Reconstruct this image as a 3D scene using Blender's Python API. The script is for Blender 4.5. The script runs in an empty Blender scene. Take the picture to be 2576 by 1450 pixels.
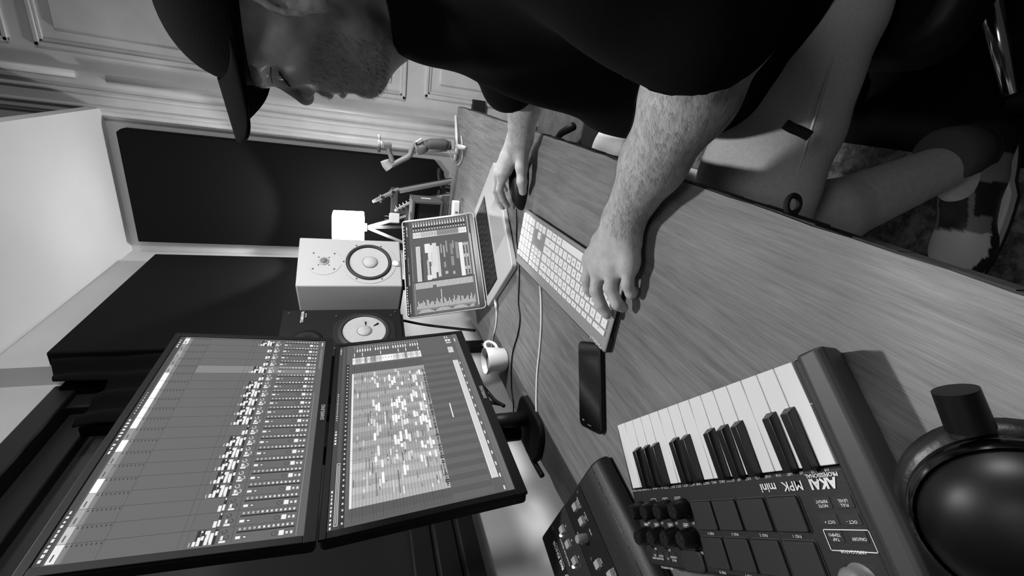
import bpy, bmesh, math, random
import numpy as np
from mathutils import Vector, Matrix
SC = bpy.context.scene
COL = SC.collection
R_ = math.radians
# ------------------------------------------------------------------ camera, world, lights, exposure
PITCH, ROLL, FPX, YAW, CAMZ = 0.3471, -0.0037, 1092.8, R_(25), 1.138
def cam_axes():
    F = np.array([0, math.cos(PITCH), -math.sin(PITCH)]); r = np.array([1., 0, 0]); d = np.cross(F, r)
    M = np.array([[math.cos(YAW), -math.sin(YAW), 0], [math.sin(YAW), math.cos(YAW), 0], [0, 0, 1]])
    R2 = r*math.cos(ROLL)+d*math.sin(ROLL); D2 = -r*math.sin(ROLL)+d*math.cos(ROLL)
    return M@R2, M@D2, M@F
CR, CD, CF = cam_axes()
cam_data = bpy.data.cameras.new('camera'); cam = bpy.data.objects.new('camera', cam_data); COL.objects.link(cam)
cam_data.sensor_width = 36; cam_data.sensor_fit = 'HORIZONTAL'; cam_data.lens = 36*FPX/2576; cam_data.clip_start = 0.01
mw = Matrix(((CD[0], CR[0], -CF[0], 0), (CD[1], CR[1], -CF[1], 0), (CD[2], CR[2], -CF[2], CAMZ), (0, 0, 0, 1)))
cam.matrix_world = mw
SC.camera = cam
SC.view_settings.view_transform = 'Standard'; SC.view_settings.look = 'None'; SC.view_settings.gamma = 1
SC.view_settings.use_curve_mapping = False; SC.view_settings.exposure = 0.0
w = bpy.data.worlds.new('world'); SC.world = w; w.use_nodes = True
w.node_tree.nodes['Background'].inputs[0].default_value = (1, 1, 1, 1)
w.node_tree.nodes['Background'].inputs[1].default_value = 0.035
def lamp(name, loc, power, rad):
    l = bpy.data.lights.new(name, 'POINT'); l.energy = power; l.shadow_soft_size = rad
    o = bpy.data.objects.new(name, l); COL.objects.link(o); o.location = loc; return o
kl = bpy.data.lights.new('shaded_pendant', 'SPOT'); kl.energy = 62; kl.shadow_soft_size = .045; kl.spot_size = R_(134); kl.spot_blend = .45
KEY = bpy.data.objects.new('shaded_pendant', kl); COL.objects.link(KEY); KEY.location = (-.28, .74, 2.22)
fl = bpy.data.lights.new('camera_side_fill', 'AREA'); fl.size = .7; fl.energy = 10
flo = bpy.data.objects.new('camera_side_fill', fl); COL.objects.link(flo); flo.location = (.35, -.75, 2.9)  # unseen soft fill added above and behind the camera
f2 = bpy.data.lights.new('right_side_fill', 'AREA'); f2.size = .45; f2.energy = 30; f2.spread = R_(135)
f2o = bpy.data.objects.new('right_side_fill', f2); COL.objects.link(f2o); f2o.location = (1.75, 1.15, 1.75); f2o.rotation_euler = (Vector((-.65, 1.0, .9))-Vector((1.75, 1.15, 1.75))).to_track_quat('-Z', 'Y').to_euler()  # unseen area fill added on the right to brighten faces turned that way
f3 = bpy.data.lights.new('speaker_fill_spot', 'SPOT'); f3.energy = 95; f3.spot_size = R_(58); f3.spot_blend = .5; f3.shadow_soft_size = .12
f3o = bpy.data.objects.new('speaker_fill_spot', f3); COL.objects.link(f3o); f3o.location = (1.75, 1.2, 1.72); f3o.rotation_euler = (Vector((-.6, 1.2, .75))-Vector((1.75, 1.2, 1.72))).to_track_quat('-Z', 'Y').to_euler()  # unseen spot added to lift the white speaker without the upper wall
SHADE_EMIT = 26.0

def pt(px, py, z=None, x=None, y=None):
    """world point seen at a photo pixel on the plane z=, x= or y="""
    r = CF+CD*(px-1288)/FPX+CR*(725-py)/FPX
    t = (z-CAMZ)/r[2] if z is not None else (x/r[0] if x is not None else y/r[1])
    return Vector((r[0]*t, r[1]*t, CAMZ+r[2]*t))

# ------------------------------------------------------------------ materials
def lin(v):
    v = v/255.0
    return v/12.92 if v <= 0.04045 else ((v+0.055)/1.055)**2.4
MATS = {}
def mat(name, v, rough=0.6, metal=0.0, emit=0, spec=0.5, noise=0, nscale=40, bump=0, bscale=200, coat=0, linear=False, trans=0):
    if name in MATS: return MATS[name]
    m = bpy.data.materials.new(name); m.use_nodes = True; nt = m.node_tree; b = nt.nodes['Principled BSDF']
    g = v if linear else lin(v)
    b.inputs['Base Color'].default_value = (g, g, g, 1); b.inputs['Roughness'].default_value = rough
    b.inputs['Metallic'].default_value = metal; b.inputs['Specular IOR Level'].default_value = spec
    b.inputs['Coat Weight'].default_value = coat
    if trans: b.inputs['Transmission Weight'].default_value = trans
    if emit:
        b.inputs['Emission Color'].default_value = (1, 1, 1, 1); b.inputs['Emission Strength'].default_value = emit
    tc = nt.nodes.new('ShaderNodeTexCoord')
    if noise:
        n = nt.nodes.new('ShaderNodeTexNoise'); n.inputs['Scale'].default_value = nscale; n.inputs['Detail'].default_value = 6
        nt.links.new(tc.outputs['Object'], n.inputs['Vector'])
        r = nt.nodes.new('ShaderNodeMapRange'); r.inputs['From Min'].default_value = .3; r.inputs['From Max'].default_value = .7
        r.inputs['To Min'].default_value = g*(1-noise); r.inputs['To Max'].default_value = g*(1+noise)
        nt.links.new(n.outputs['Fac'], r.inputs['Value']); c = nt.nodes.new('ShaderNodeCombineColor')
        for i in range(3): nt.links.new(r.outputs[0], c.inputs[i])
        nt.links.new(c.outputs[0], b.inputs['Base Color'])
    if bump:
        n = nt.nodes.new('ShaderNodeTexNoise'); n.inputs['Scale'].default_value = bscale; n.inputs['Detail'].default_value = 4
        nt.links.new(tc.outputs['Object'], n.inputs['Vector'])
        bp = nt.nodes.new('ShaderNodeBump'); bp.inputs['Strength'].default_value = bump; bp.inputs['Distance'].default_value = 0.002
        nt.links.new(n.outputs['Fac'], bp.inputs['Height']); nt.links.new(bp.outputs[0], b.inputs['Normal'])
    MATS[name] = m; return m
def mat_attr(name, emission=False, rough=0.6, bump=0, bscale=300, spec=.5, noise=0, sss=0):
    """grey comes from the colour attribute 'tone'"""
    if name in MATS: return MATS[name]
    m = bpy.data.materials.new(name); m.use_nodes = True; nt = m.node_tree; b = nt.nodes['Principled BSDF']
    a = nt.nodes.new('ShaderNodeAttribute'); a.attribute_name = 'tone'
    b.inputs['Roughness'].default_value = rough; b.inputs['Specular IOR Level'].default_value = spec
    tc = nt.nodes.new('ShaderNodeTexCoord')
    if emission:
        b.inputs['Base Color'].default_value = (.01, .01, .01, 1)
        nt.links.new(a.outputs['Color'], b.inputs['Emission Color']); b.inputs['Emission Strength'].default_value = 1.0
        b.inputs['Roughness'].default_value = .9; b.inputs['Specular IOR Level'].default_value = .05
    else:
        src = a.outputs['Color']
        if noise:
            n = nt.nodes.new('ShaderNodeTexNoise'); n.inputs['Scale'].default_value = 90; n.inputs['Detail'].default_value = 8
            nt.links.new(tc.outputs['Object'], n.inputs['Vector'])
            r = nt.nodes.new('ShaderNodeMapRange'); r.inputs['From Min'].default_value = .3; r.inputs['From Max'].default_value = .7
            r.inputs['To Min'].default_value = 1-noise; r.inputs['To Max'].default_value = 1+noise
            nt.links.new(n.outputs['Fac'], r.inputs['Value'])
            x = nt.nodes.new('ShaderNodeVectorMath'); x.operation = 'SCALE'
            nt.links.new(src, x.inputs[0]); nt.links.new(r.outputs[0], x.inputs['Scale']); src = x.outputs[0]
        nt.links.new(src, b.inputs['Base Color'])
    if sss: b.inputs['Subsurface Weight'].default_value = sss; b.inputs['Subsurface Radius'].default_value = (.01, .006, .004)
    if bump:
        n = nt.nodes.new('ShaderNodeTexNoise'); n.inputs['Scale'].default_value = bscale; n.inputs['Detail'].default_value = 5
        nt.links.new(tc.outputs['Object'], n.inputs['Vector'])
        bp = nt.nodes.new('ShaderNodeBump'); bp.inputs['Strength'].default_value = bump; bp.inputs['Distance'].default_value = 0.001
        nt.links.new(n.outputs['Fac'], bp.inputs['Height']); nt.links.new(bp.outputs[0], b.inputs['Normal'])
    MATS[name] = m; return m
def mat_wood(name, v0, v1, stretch=(18, 1.1, 18), rough=.55, knots=True):
    if name in MATS: return MATS[name]
    m = bpy.data.materials.new(name); m.use_nodes = True; nt = m.node_tree; b = nt.nodes['Principled BSDF']; L = nt.links
    tc = nt.nodes.new('ShaderNodeTexCoord'); mp = nt.nodes.new('ShaderNodeMapping'); mp.inputs['Scale'].default_value = stretch
    L.new(tc.outputs['Object'], mp.inputs['Vector'])
    n1 = nt.nodes.new('ShaderNodeTexNoise'); n1.inputs['Scale'].default_value = 5; n1.inputs['Detail'].default_value = 9; n1.inputs['Roughness'].default_value = .68
    n1.inputs['Distortion'].default_value = .6
    L.new(mp.outputs[0], n1.inputs['Vector'])
    n2 = nt.nodes.new('ShaderNodeTexNoise'); n2.inputs['Scale'].default_value = 3.2; n2.inputs['Detail'].default_value = 5
    L.new(tc.outputs['Object'], n2.inputs['Vector'])
    mp3 = nt.nodes.new('ShaderNodeMapping'); mp3.inputs['Scale'].default_value = (stretch[0]*9, stretch[1]*6, stretch[2]*9)
    L.new(tc.outputs['Object'], mp3.inputs['Vector'])
    n3 = nt.nodes.new('ShaderNodeTexNoise'); n3.inputs['Scale'].default_value = 4; n3.inputs['Detail'].default_value = 4
    L.new(mp3.outputs[0], n3.inputs['Vector'])
    a = nt.nodes.new('ShaderNodeMath'); a.operation = 'MULTIPLY_ADD'; a.inputs[1].default_value = .5; L.new(n1.outputs['Fac'], a.inputs[0])
    s2 = nt.nodes.new('ShaderNodeMath'); s2.operation = 'MULTIPLY'; s2.inputs[1].default_value = .38; L.new(n2.outputs['Fac'], s2.inputs[0]); L.new(s2.outputs[0], a.inputs[2])
    a2 = nt.nodes.new('ShaderNodeMath'); a2.operation = 'MULTIPLY_ADD'; a2.inputs[1].default_value = .22; L.new(n3.outputs['Fac'], a2.inputs[0]); L.new(a.outputs[0], a2.inputs[2])
    cr = nt.nodes.new('ShaderNodeValToRGB'); e = cr.color_ramp.elements
    e[0].position = .36; e[1].position = .74
    e[0].color = (lin(v0),)*3+(1,); e[1].color = (lin(v1),)*3+(1,)
    L.new(a2.outputs[0], cr.inputs[0])
    src = cr.outputs[0]
    if knots:
        vo = nt.nodes.new('ShaderNodeTexVoronoi'); vo.inputs['Scale'].default_value = 2.6
        mk = nt.nodes.new('ShaderNodeMapping'); mk.inputs['Scale'].default_value = (1.8, 1, 1); L.new(tc.outputs['Object'], mk.inputs['Vector']); L.new(mk.outputs[0], vo.inputs['Vector'])
        r = nt.nodes.new('ShaderNodeMapRange'); r.inputs['From Min'].default_value = .015; r.inputs['From Max'].default_value = .05; r.inputs['To Min'].default_value = .5
        L.new(vo.outputs['Distance'], r.inputs['Value'])
        x = nt.nodes.new('ShaderNodeVectorMath'); x.operation = 'SCALE'; L.new(src, x.inputs[0]); L.new(r.outputs[0], x.inputs['Scale']); src = x.outputs[0]
    L.new(src, b.inputs['Base Color']); b.inputs['Roughness'].default_value = rough
    bp = nt.nodes.new('ShaderNodeBump'); bp.inputs['Strength'].default_value = .15; bp.inputs['Distance'].default_value = .001
    L.new(n3.outputs['Fac'], bp.inputs['Height']); L.new(bp.outputs[0], b.inputs['Normal'])
    MATS[name] = m; return m

BLACK = mat('black_plastic', 18, .5, spec=.25)
BLACKM = mat('matte_black', 20, .85)
GLOSS = mat('gloss_black', 14, .12)
WHITE = mat('white_plastic', 225, .4)
KEYW = mat('white_keycap', 232, .45)
ALU = mat('aluminium', 178, .55, metal=.15)
INK = mat('white_print', 225, .6)
DINK = mat('grey_print', 95, .6)
CHROME = mat('chrome', 190, .15, metal=1)
SCREEN = mat_attr('screen_light', emission=True)

# ------------------------------------------------------------------ mesh builder
class MB:
    def __init__(s): s.v = []; s.f = []; s.t = []; s.M = Matrix.Identity(4)
    def add(s, vs, fs, tone=None):
        o = len(s.v); s.v += [tuple(s.M@Vector(p)) for p in vs]
        for f in fs: s.f.append(tuple(i+o for i in f)); s.t.append(tone)
    def box(s, a, b, tone=None):
        x0, y0, z0 = a; x1, y1, z1 = b
        s.add([(x0, y0, z0), (x1, y0, z0), (x1, y1, z0), (x0, y1, z0), (x0, y0, z1), (x1, y0, z1), (x1, y1, z1), (x0, y1, z1)],
              [(0, 3, 2, 1), (4, 5, 6, 7), (0, 1, 5, 4), (1, 2, 6, 5), (2, 3, 7, 6), (3, 0, 4, 7)], tone)
    def quad(s, pts, tone=None): s.add(pts, [tuple(range(len(pts)))], tone)
    def prism(s, poly, z0, z1, tone=None, top=None):
        """poly (x,y) ccw extruded z0..z1; top = optional inset polygon for the upper face"""
        n = len(poly); up = top or poly
        s.add([(x, y, z0) for x, y in poly]+[(x, y, z1) for x, y in up],
              [tuple(range(n))[::-1], tuple(range(n, 2*n))]+[(i, (i+1) % n, n+(i+1) % n, n+i) for i in range(n)], tone)
    def tube(s, path, r, n=10, caps=True):
        P = [Vector(p) for p in path]; rr = r if isinstance(r, (list, tuple)) else [r]*len(P)
        vs = []; up = None
        for i, p in enumerate(P):
            d = (P[min(i+1, len(P)-1)]-P[max(i-1, 0)]).normalized()
            if up is None: up = d.orthogonal().normalized()
            up = (up-d*up.dot(d)).normalized(); sd = d.cross(up)
            for k in range(n):
                a = 2*math.pi*k/n; vs.append(tuple(p+(up*math.cos(a)+sd*math.sin(a))*rr[i]))
        fs = [(i*n+k, i*n+(k+1) % n, (i+1)*n+(k+1) % n, (i+1)*n+k) for i in range(len(P)-1) for k in range(n)]
        if caps: fs += [tuple(range(n))[::-1], tuple((len(P)-1)*n+k for k in range(n))]
        s.add(vs, fs)
    def lathe(s, prof, n=32, axis='z', center=(0, 0, 0), a0=0, a1=2*math.pi):
        """prof: (radius, height) list"""
        full = abs(a1-a0-2*math.pi) < 1e-6; m = n if full else n+1; vs = []
        for r, h in prof:
            for k in range(m):
                a = a0+(a1-a0)*k/n; c, d = r*math.cos(a), r*math.sin(a)
                p = {'z': (c, d, h), 'y': (c, h, d), 'x': (h, c, d)}[axis]
                vs.append((p[0]+center[0], p[1]+center[1], p[2]+center[2]))
        fs = []
        for i in range(len(prof)-1):
            for k in range(n):
                k2 = (k+1) % m; fs.append((i*m+k, i*m+k2, (i+1)*m+k2, (i+1)*m+k))
        s.add(vs, fs)
    def grid(s, fn, nu, nv, closeu=False):
        vs = [tuple(fn(i/nu, j/nv)) for j in range(nv+1) for i in range(nu+1)]
        s.add(vs, [(j*(nu+1)+i, j*(nu+1)+i+1, (j+1)*(nu+1)+i+1, (j+1)*(nu+1)+i) for j in range(nv) for i in range(nu)])
    def build(s, name, m, parent=None, bevel=0, seg=2, smooth=False, solid=0, sub=0, auto=False):
        me = bpy.data.meshes.new(name); me.from_pydata(s.v, [], s.f); me.materials.append(m)
        if any(t is not None for t in s.t):
            at = me.color_attributes.new('tone', 'FLOAT_COLOR', 'CORNER')
            vals = np.zeros((len(me.loops), 4), np.float32); k = 0
            for f, t in zip(s.f, s.t):
                g = lin(t if t is not None else 0)
                vals[k:k+len(f)] = (g, g, g, 1); k += len(f)
            at.data.foreach_set('color', vals.ravel())
        bm = bmesh.new(); bm.from_mesh(me); bmesh.ops.recalc_face_normals(bm, faces=bm.faces) if not any(t is not None for t in s.t) else None
        bm.to_mesh(me); bm.free()
        if smooth or auto:
            me.polygons.foreach_set('use_smooth', [True]*len(me.polygons))
        o = bpy.data.objects.new(name, me); COL.objects.link(o)
        if parent: o.parent = parent
        if solid: md = o.modifiers.new('solid', 'SOLIDIFY'); md.thickness = solid; md.offset = 0
        if bevel: md = o.modifiers.new('bevel', 'BEVEL'); md.width = bevel; md.segments = seg; md.limit_method = 'ANGLE'; md.harden_normals = False
        if sub: md = o.modifiers.new('sub', 'SUBSURF'); md.levels = sub; md.render_levels = sub
        if auto or bevel:
            me.polygons.foreach_set('use_smooth', [True]*len(me.polygons))
            try: me.set_sharp_from_angle(angle=R_(35))
            except Exception: pass
        return o
def rrect(x0, y0, x1, y1, r, n=5):
    out = []
    for cx, cy, a in ((x1-r, y0+r, -90), (x1-r, y1-r, 0), (x0+r, y1-r, 90), (x0+r, y0+r, 180)):
        for k in range(n+1):
            t = R_(a+90*k/n); out.append((cx+r*math.cos(t), cy+r*math.sin(t)))
    return out
def empty(name, label, cat, loc=(0, 0, 0), rot=None, group=None):
    o = bpy.data.objects.new(name, None); COL.objects.link(o); o.location = loc; o.empty_display_size = .05
    if rot is not None:
        o.rotation_euler = rot.to_euler() if isinstance(rot, Matrix) else rot
    tag(o, label, cat, group); return o
def tag(o, label=None, cat=None, group=None, kind=None):
    if label: o['label'] = label
    if cat: o['category'] = cat
    if group: o['group'] = group
    if kind: o['kind'] = kind
    return o
def text(name, body, size, m, parent, M, align='CENTER', ext=0.0002, bold=0):
    c = bpy.data.curves.new(name, 'FONT'); c.body = body; c.size = size; c.align_x = align; c.extrude = ext; c.offset = bold; c.resolution_u = 3
    t = bpy.data.objects.new(name+'_tmp', c); COL.objects.link(t)
    dg = bpy.context.evaluated_depsgraph_get(); me = bpy.data.meshes.new_from_object(t.evaluated_get(dg))
    bpy.data.objects.remove(t); me.transform(M); me.materials.clear(); me.materials.append(m)
    o = bpy.data.objects.new(name, me); COL.objects.link(o); o.parent = parent; return o
def join_text(name, items, m, parent):
    """many printed marks of one part as one mesh: items = (body, size, Matrix, bold)"""
    bm = bmesh.new()
    for body, size, M, bold in items:
        c = bpy.data.curves.new('t', 'FONT'); c.body = body; c.size = size; c.align_x = 'CENTER'; c.extrude = .0001; c.offset = bold; c.resolution_u = 2
        t = bpy.data.objects.new('t', c); COL.objects.link(t)
        me = bpy.data.meshes.new_from_object(t.evaluated_get(bpy.context.evaluated_depsgraph_get()))
        bpy.data.objects.remove(t); me.transform(M); bm.from_mesh(me)
    me = bpy.data.meshes.new(name); bm.to_mesh(me); bm.free(); me.materials.append(m)
    o = bpy.data.objects.new(name, me); COL.objects.link(o); o.parent = parent; return o
def TM(x, y, z, rz=0, rx=0): return Matrix.Translation((x, y, z))@Matrix.Rotation(R_(rz), 4, 'Z')@Matrix.Rotation(R_(rx), 4, 'X')
def catmull(P, n=8):
    P = [Vector(p) for p in P]; Q = [P[0]*2-P[1]]+P+[P[-1]*2-P[-2]]; out = []
    for i in range(1, len(Q)-2):
        a, b, c, d = Q[i-1:i+3]
        for k in range(n):
            t = k/n; out.append(.5*((2*b)+(c-a)*t+(2*a-5*b+4*c-d)*t*t+(3*b-a-3*c+d)*t**3))
    out.append(P[-1]); return out

# ------------------------------------------------------------------ room shell
WALL = mat('white_wall', 205, .8, noise=.04, nscale=4, bump=.1, bscale=60)
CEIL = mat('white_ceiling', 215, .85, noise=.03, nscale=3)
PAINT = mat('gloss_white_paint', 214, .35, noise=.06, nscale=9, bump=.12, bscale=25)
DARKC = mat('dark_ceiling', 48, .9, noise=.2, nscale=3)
FLOORM = mat('speckled_floor', 70, .5)
def floor_mat():
    m = FLOORM; nt = m.node_tree; b = nt.nodes['Principled BSDF']; L = nt.links
    tc = nt.nodes.new('ShaderNodeTexCoord'); n = nt.nodes.new('ShaderNodeTexNoise'); n.inputs['Scale'].default_value = 38; n.inputs['Detail'].default_value = 9; n.inputs['Roughness'].default_value = .75
    L.new(tc.outputs['Object'], n.inputs['Vector']); cr = nt.nodes.new('ShaderNodeValToRGB'); e = cr.color_ramp.elements
    e[0].position = .42; e[0].color = (.03, .03, .03, 1); e[1].position = .6; e[1].color = (.17, .17, .17, 1)
    L.new(n.outputs['Fac'], cr.inputs[0]); L.new(cr.outputs[0], b.inputs['Base Color'])
floor_mat()
def struct(name, mb, m, parent=None, **k):
    o = mb.build(name, m, parent, **k)
    if not parent: o['kind'] = 'structure'
    return o
b = MB(); b.box((-1.3, -1.2, -.05), (2.4, 3.0, 0)); struct('floor', b, FLOORM)
b = MB(); b.box((-1.3, 2.9, 0), (2.4, 3.0, 3.3)); struct('wall_far', b, WALL)
b = MB(); b.box((-1.22, 1.99, 0), (-1.12, 2.9, 2.345)); b.box((-1.3, -1.2, 0), (-1.22, 2.9, .82)); b.box((-1.22, -1.2, 0), (-1.12, 1.99, .82))
b.box((-1.3, -1.2, 2.1), (-1.2, 1.99, 2.345)); b.box((-1.3, 1.6, .82), (-1.2, 1.99, 2.1)); b.box((-1.22, 1.72, .82), (-1.12, 1.99, 2.345))
struct('wall_left', b, WALL)
b = MB(); b.box((-1.3, -1.2, 2.345), (-.353, 2.9, 2.40)); struct('ceiling', b, CEIL)
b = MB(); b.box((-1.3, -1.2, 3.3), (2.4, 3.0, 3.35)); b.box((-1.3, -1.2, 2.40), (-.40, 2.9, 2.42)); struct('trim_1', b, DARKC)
# window in the left wall: black frame, dark glass
b = MB()
for a, c in (((-1.24, -1.15, .82), (-1.10, 1.6, .87)), ((-1.20, -1.15, .87), (-1.13, 1.6, .93)), ((-1.22, -1.15, .93), (-1.16, 1.6, .99)),
             ((-1.24, -1.15, 2.03), (-1.12, 1.6, 2.1)), ((-1.22, -1.15, 1.95), (-1.17, 1.6, 2.03)), ((-1.24, 1.5, .82), (-1.14, 1.6, 2.1))): b.box(a, c)
win = struct('window_1', b, mat('black_frame', 14, .5), bevel=.006)
b = MB(); b.box((-1.215, -1.15, .97), (-1.205, 1.52, 1.97)); b.build('pane', mat('night_glass', 40, .2), win)
b = MB(); b.box((-1.215, .02, .97), (-1.175, .07, 1.97)); b.build('mullion', MATS['black_frame'], win, bevel=.004)
# door in the far wall: stile, panels, casing
b = MB(); b.box((-.19, 2.865, 0), (.66, 2.898, 3.1)); 
door = struct('door_1', b, PAINT)
def panel(z0, z1, x0, x1):
    m = MB()  # stepped moulding around a recessed field
    for o, d, t in ((0, .012, .02), (.02, .006, .014)):
        y = 2.865
        for a, c in (((x0+o, y-d, z0+o), (x1-o, y+.002, z0+o+t)), ((x0+o, y-d, z1-o-t), (x1-o, y+.002, z1-o)), ((x0+o, y-d, z0+o), (x0+o+t, y+.002, z1-o)), ((x1-o-t, y-d, z0+o), (x1-o, y+.002, z1-o))): m.box(a, c)
    m.box((x0+.085, 2.852, z0+.085), (x1-.085, 2.867, z1-.085))
    m.build('door_panel', PAINT, door, bevel=.005)
panel(.86, 2.53, -.105, .56); panel(.12, .75, -.075, .56); panel(2.62, 3.0, -.105, .56)
b = MB(); b.box((-.135, 2.83, .38), (-.045, 2.866, .46)); tag(b.build('lock_plate', mat('dark_iron', 30, .6), door, bevel=.004), 'dark block on the door stile')
# casing profile swept vertically (x, depth from wall)
prof = [(-.19, .0), (-.19, .05), (-.205, .058), (-.225, .058), (-.25, .05), (-.252, .035), (-.272, .033), (-.278, .041), (-.286, .041), (-.29, .030), (-.34, .028),
        (-.346, .036), (-.354, .036), (-.36, .024), (-.385, .022), (-.39, .016), (-.40, .012), (-.405, 0)]
b = MB(); b.prism([(x, 2.9-d) for x, d in prof], 0, 3.2); struct('trim_2', b, PAINT, bevel=.0015)
b = MB(); b.tube([(-.205, 2.845, 0), (-.205, 2.845, 1.35), (-.206, 2.845, 2.28)], .017, 12); b.tube([(-.205, 2.845, 2.4), (-.205, 2.845, 3.2)], .017, 12); struct('trim_3', b, PAINT, smooth=True)
b = MB(); b.box((-1.12, 2.885, 0), (-.405, 2.9, .12)); struct('baseboard_far', b, PAINT, bevel=.004)
b = MB(); b.box((-1.12, -1.2, 0), (-1.105, 2.885, .12)); struct('baseboard_left', b, PAINT, bevel=.004)

# ------------------------------------------------------------------ acoustic panels and curtain
FOAM = mat('black_cloth', 20, .9, spec=.1, noise=.15, nscale=300, bump=.2, bscale=500)
def frustum(name, pts_back, pts_front, label, cat, m, **k):
    b = MB(); b.add(pts_back+pts_front, [(0, 1, 2, 3), (7, 6, 5, 4), (0, 4, 5, 1), (1, 5, 6, 2), (2, 6, 7, 3), (3, 7, 4, 0)])
    o = b.build(name, m, None, **k); tag(o, label, cat); return o
b = MB(); b.prism([(-1.045, .60), (-.50, .60), (-.435, .66), (-.435, 2.26), (-.455, 2.285), (-1.045, 2.285)], 0, .06)
for i, v in enumerate(b.v): b.v[i] = (v[0], 2.896-v[2], v[1])
tag(b.build('acoustic_panel', FOAM, None, bevel=.006), 'tall black cloth acoustic panel on the far wall beside the door', 'acoustic panel')
b = MB(); b.box((-1.116, 1.715, .93), (-1.06, 2.70, 2.165))
tag(b.build('acoustic_panel', FOAM, None, bevel=.006), 'wide black cloth acoustic panel on the left wall behind the speakers', 'acoustic panel')
b = MB()
def cur(u, v): 
    y = 1.710-.38*u; zt = 2.15-.07*min(1, u*2.6) if u < .40 else 1.93; return (-1.085+.010*math.sin(u*22+v*2)+.003*math.sin(v*31), y+.01*math.sin(v*19)*(u), zt-(zt-.90)*v)
b.grid(cur, 60, 40)
b.box((-1.19, 1.57, .90), (-1.11, 1.708, 2.07)); b.box((-1.13, 1.34, .92), (-1.10, 1.57, 1.92))
tag(b.build('curtain', mat('black_curtain', 12, .95, spec=.1), None, solid=.006, auto=True), 'gathered black curtain hanging at the window edge beside the wide panel', 'curtain')

# ------------------------------------------------------------------ desk
DT = .75
WOOD = mat_wood('desk_plywood', 68, 140)
random.seed(3)
edge = []
ys = [ -0.25+i*.035 for i in range(62)]
front = [(-.065+random.uniform(-.0012, .0012), min(y, 1.872)) for y in ys]
back = [(-.716+random.uniform(-.004, .004)+.012*math.sin(y*5), min(y, 1.872)) for y in ys][::-1]
back = [(x-.025*max(0, 1-abs(y-1.3)/.12), y) for x, y in back]
desk = empty('desk', 'long plywood desk with worn edges carrying the screens, laptop and keyboards', 'desk', (-.39, .8, 0))
b = MB(); b.prism([(x+.39, y-.8) for x, y in front+back], DT-.022, DT-.0005); b.build('desk_top', WOOD, desk)
b = MB()
for i in range(len(front)-1):
    x0, y0 = front[i]; x1, y1 = front[i+1]
    b.box((x0+.39-.003, y0-.8, DT-.0235), (x1+.39+.0015, y1-.8, DT-.003))
b.build('edge_band', mat('dark_edge', 42, .8, noise=.3, nscale=60), desk)
for x, y in ((-.12, 1.845), (-.66, 1.78), (-.12, -.15), (-.66, -.15)):
    b = MB(); b.box((x+.39-.025, y-.8-.025, 0), (x+.39+.025, y-.8+.025, DT-.022)); b.build('leg', mat('desk_leg', 60, .6), desk, bevel=.003)

# ------------------------------------------------------------------ monitors
def screen_quads(mb, w, h, items, depth=.0):
    for k, (u0, v0, u1, v1, g) in enumerate(items):
        z = -depth-.00012*(items_layer(k, items))
        mb.quad([((u0-.5)*w, z, (.5-v1)*h), ((u1-.5)*w, z, (.5-v1)*h), ((u1-.5)*w, z, (.5-v0)*h), ((u0-.5)*w, z, (.5-v0)*h)], g)
def items_layer(k, items): return 1+k*5.0/len(items)
def dashes(out, u0, u1, v0, v1, n, g, rng, fill=.75):
    x = u0; st = (u1-u0)/n
    for i in range(n):
        wd = st*rng.uniform(.45, fill); hh = (v1-v0)*rng.uniform(.6, 1); out.append((x, v0+(v1-v0-hh)/2, x+wd, v0+(v1-v0+hh)/2, g)); x += st
def ring(out, u, v, ru, rv, g, a0=0, a1=300, th=.3, n=10, bg=None):
    out.append(('ring', u, v, ru, rv, g, a0, a1, th))
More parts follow.
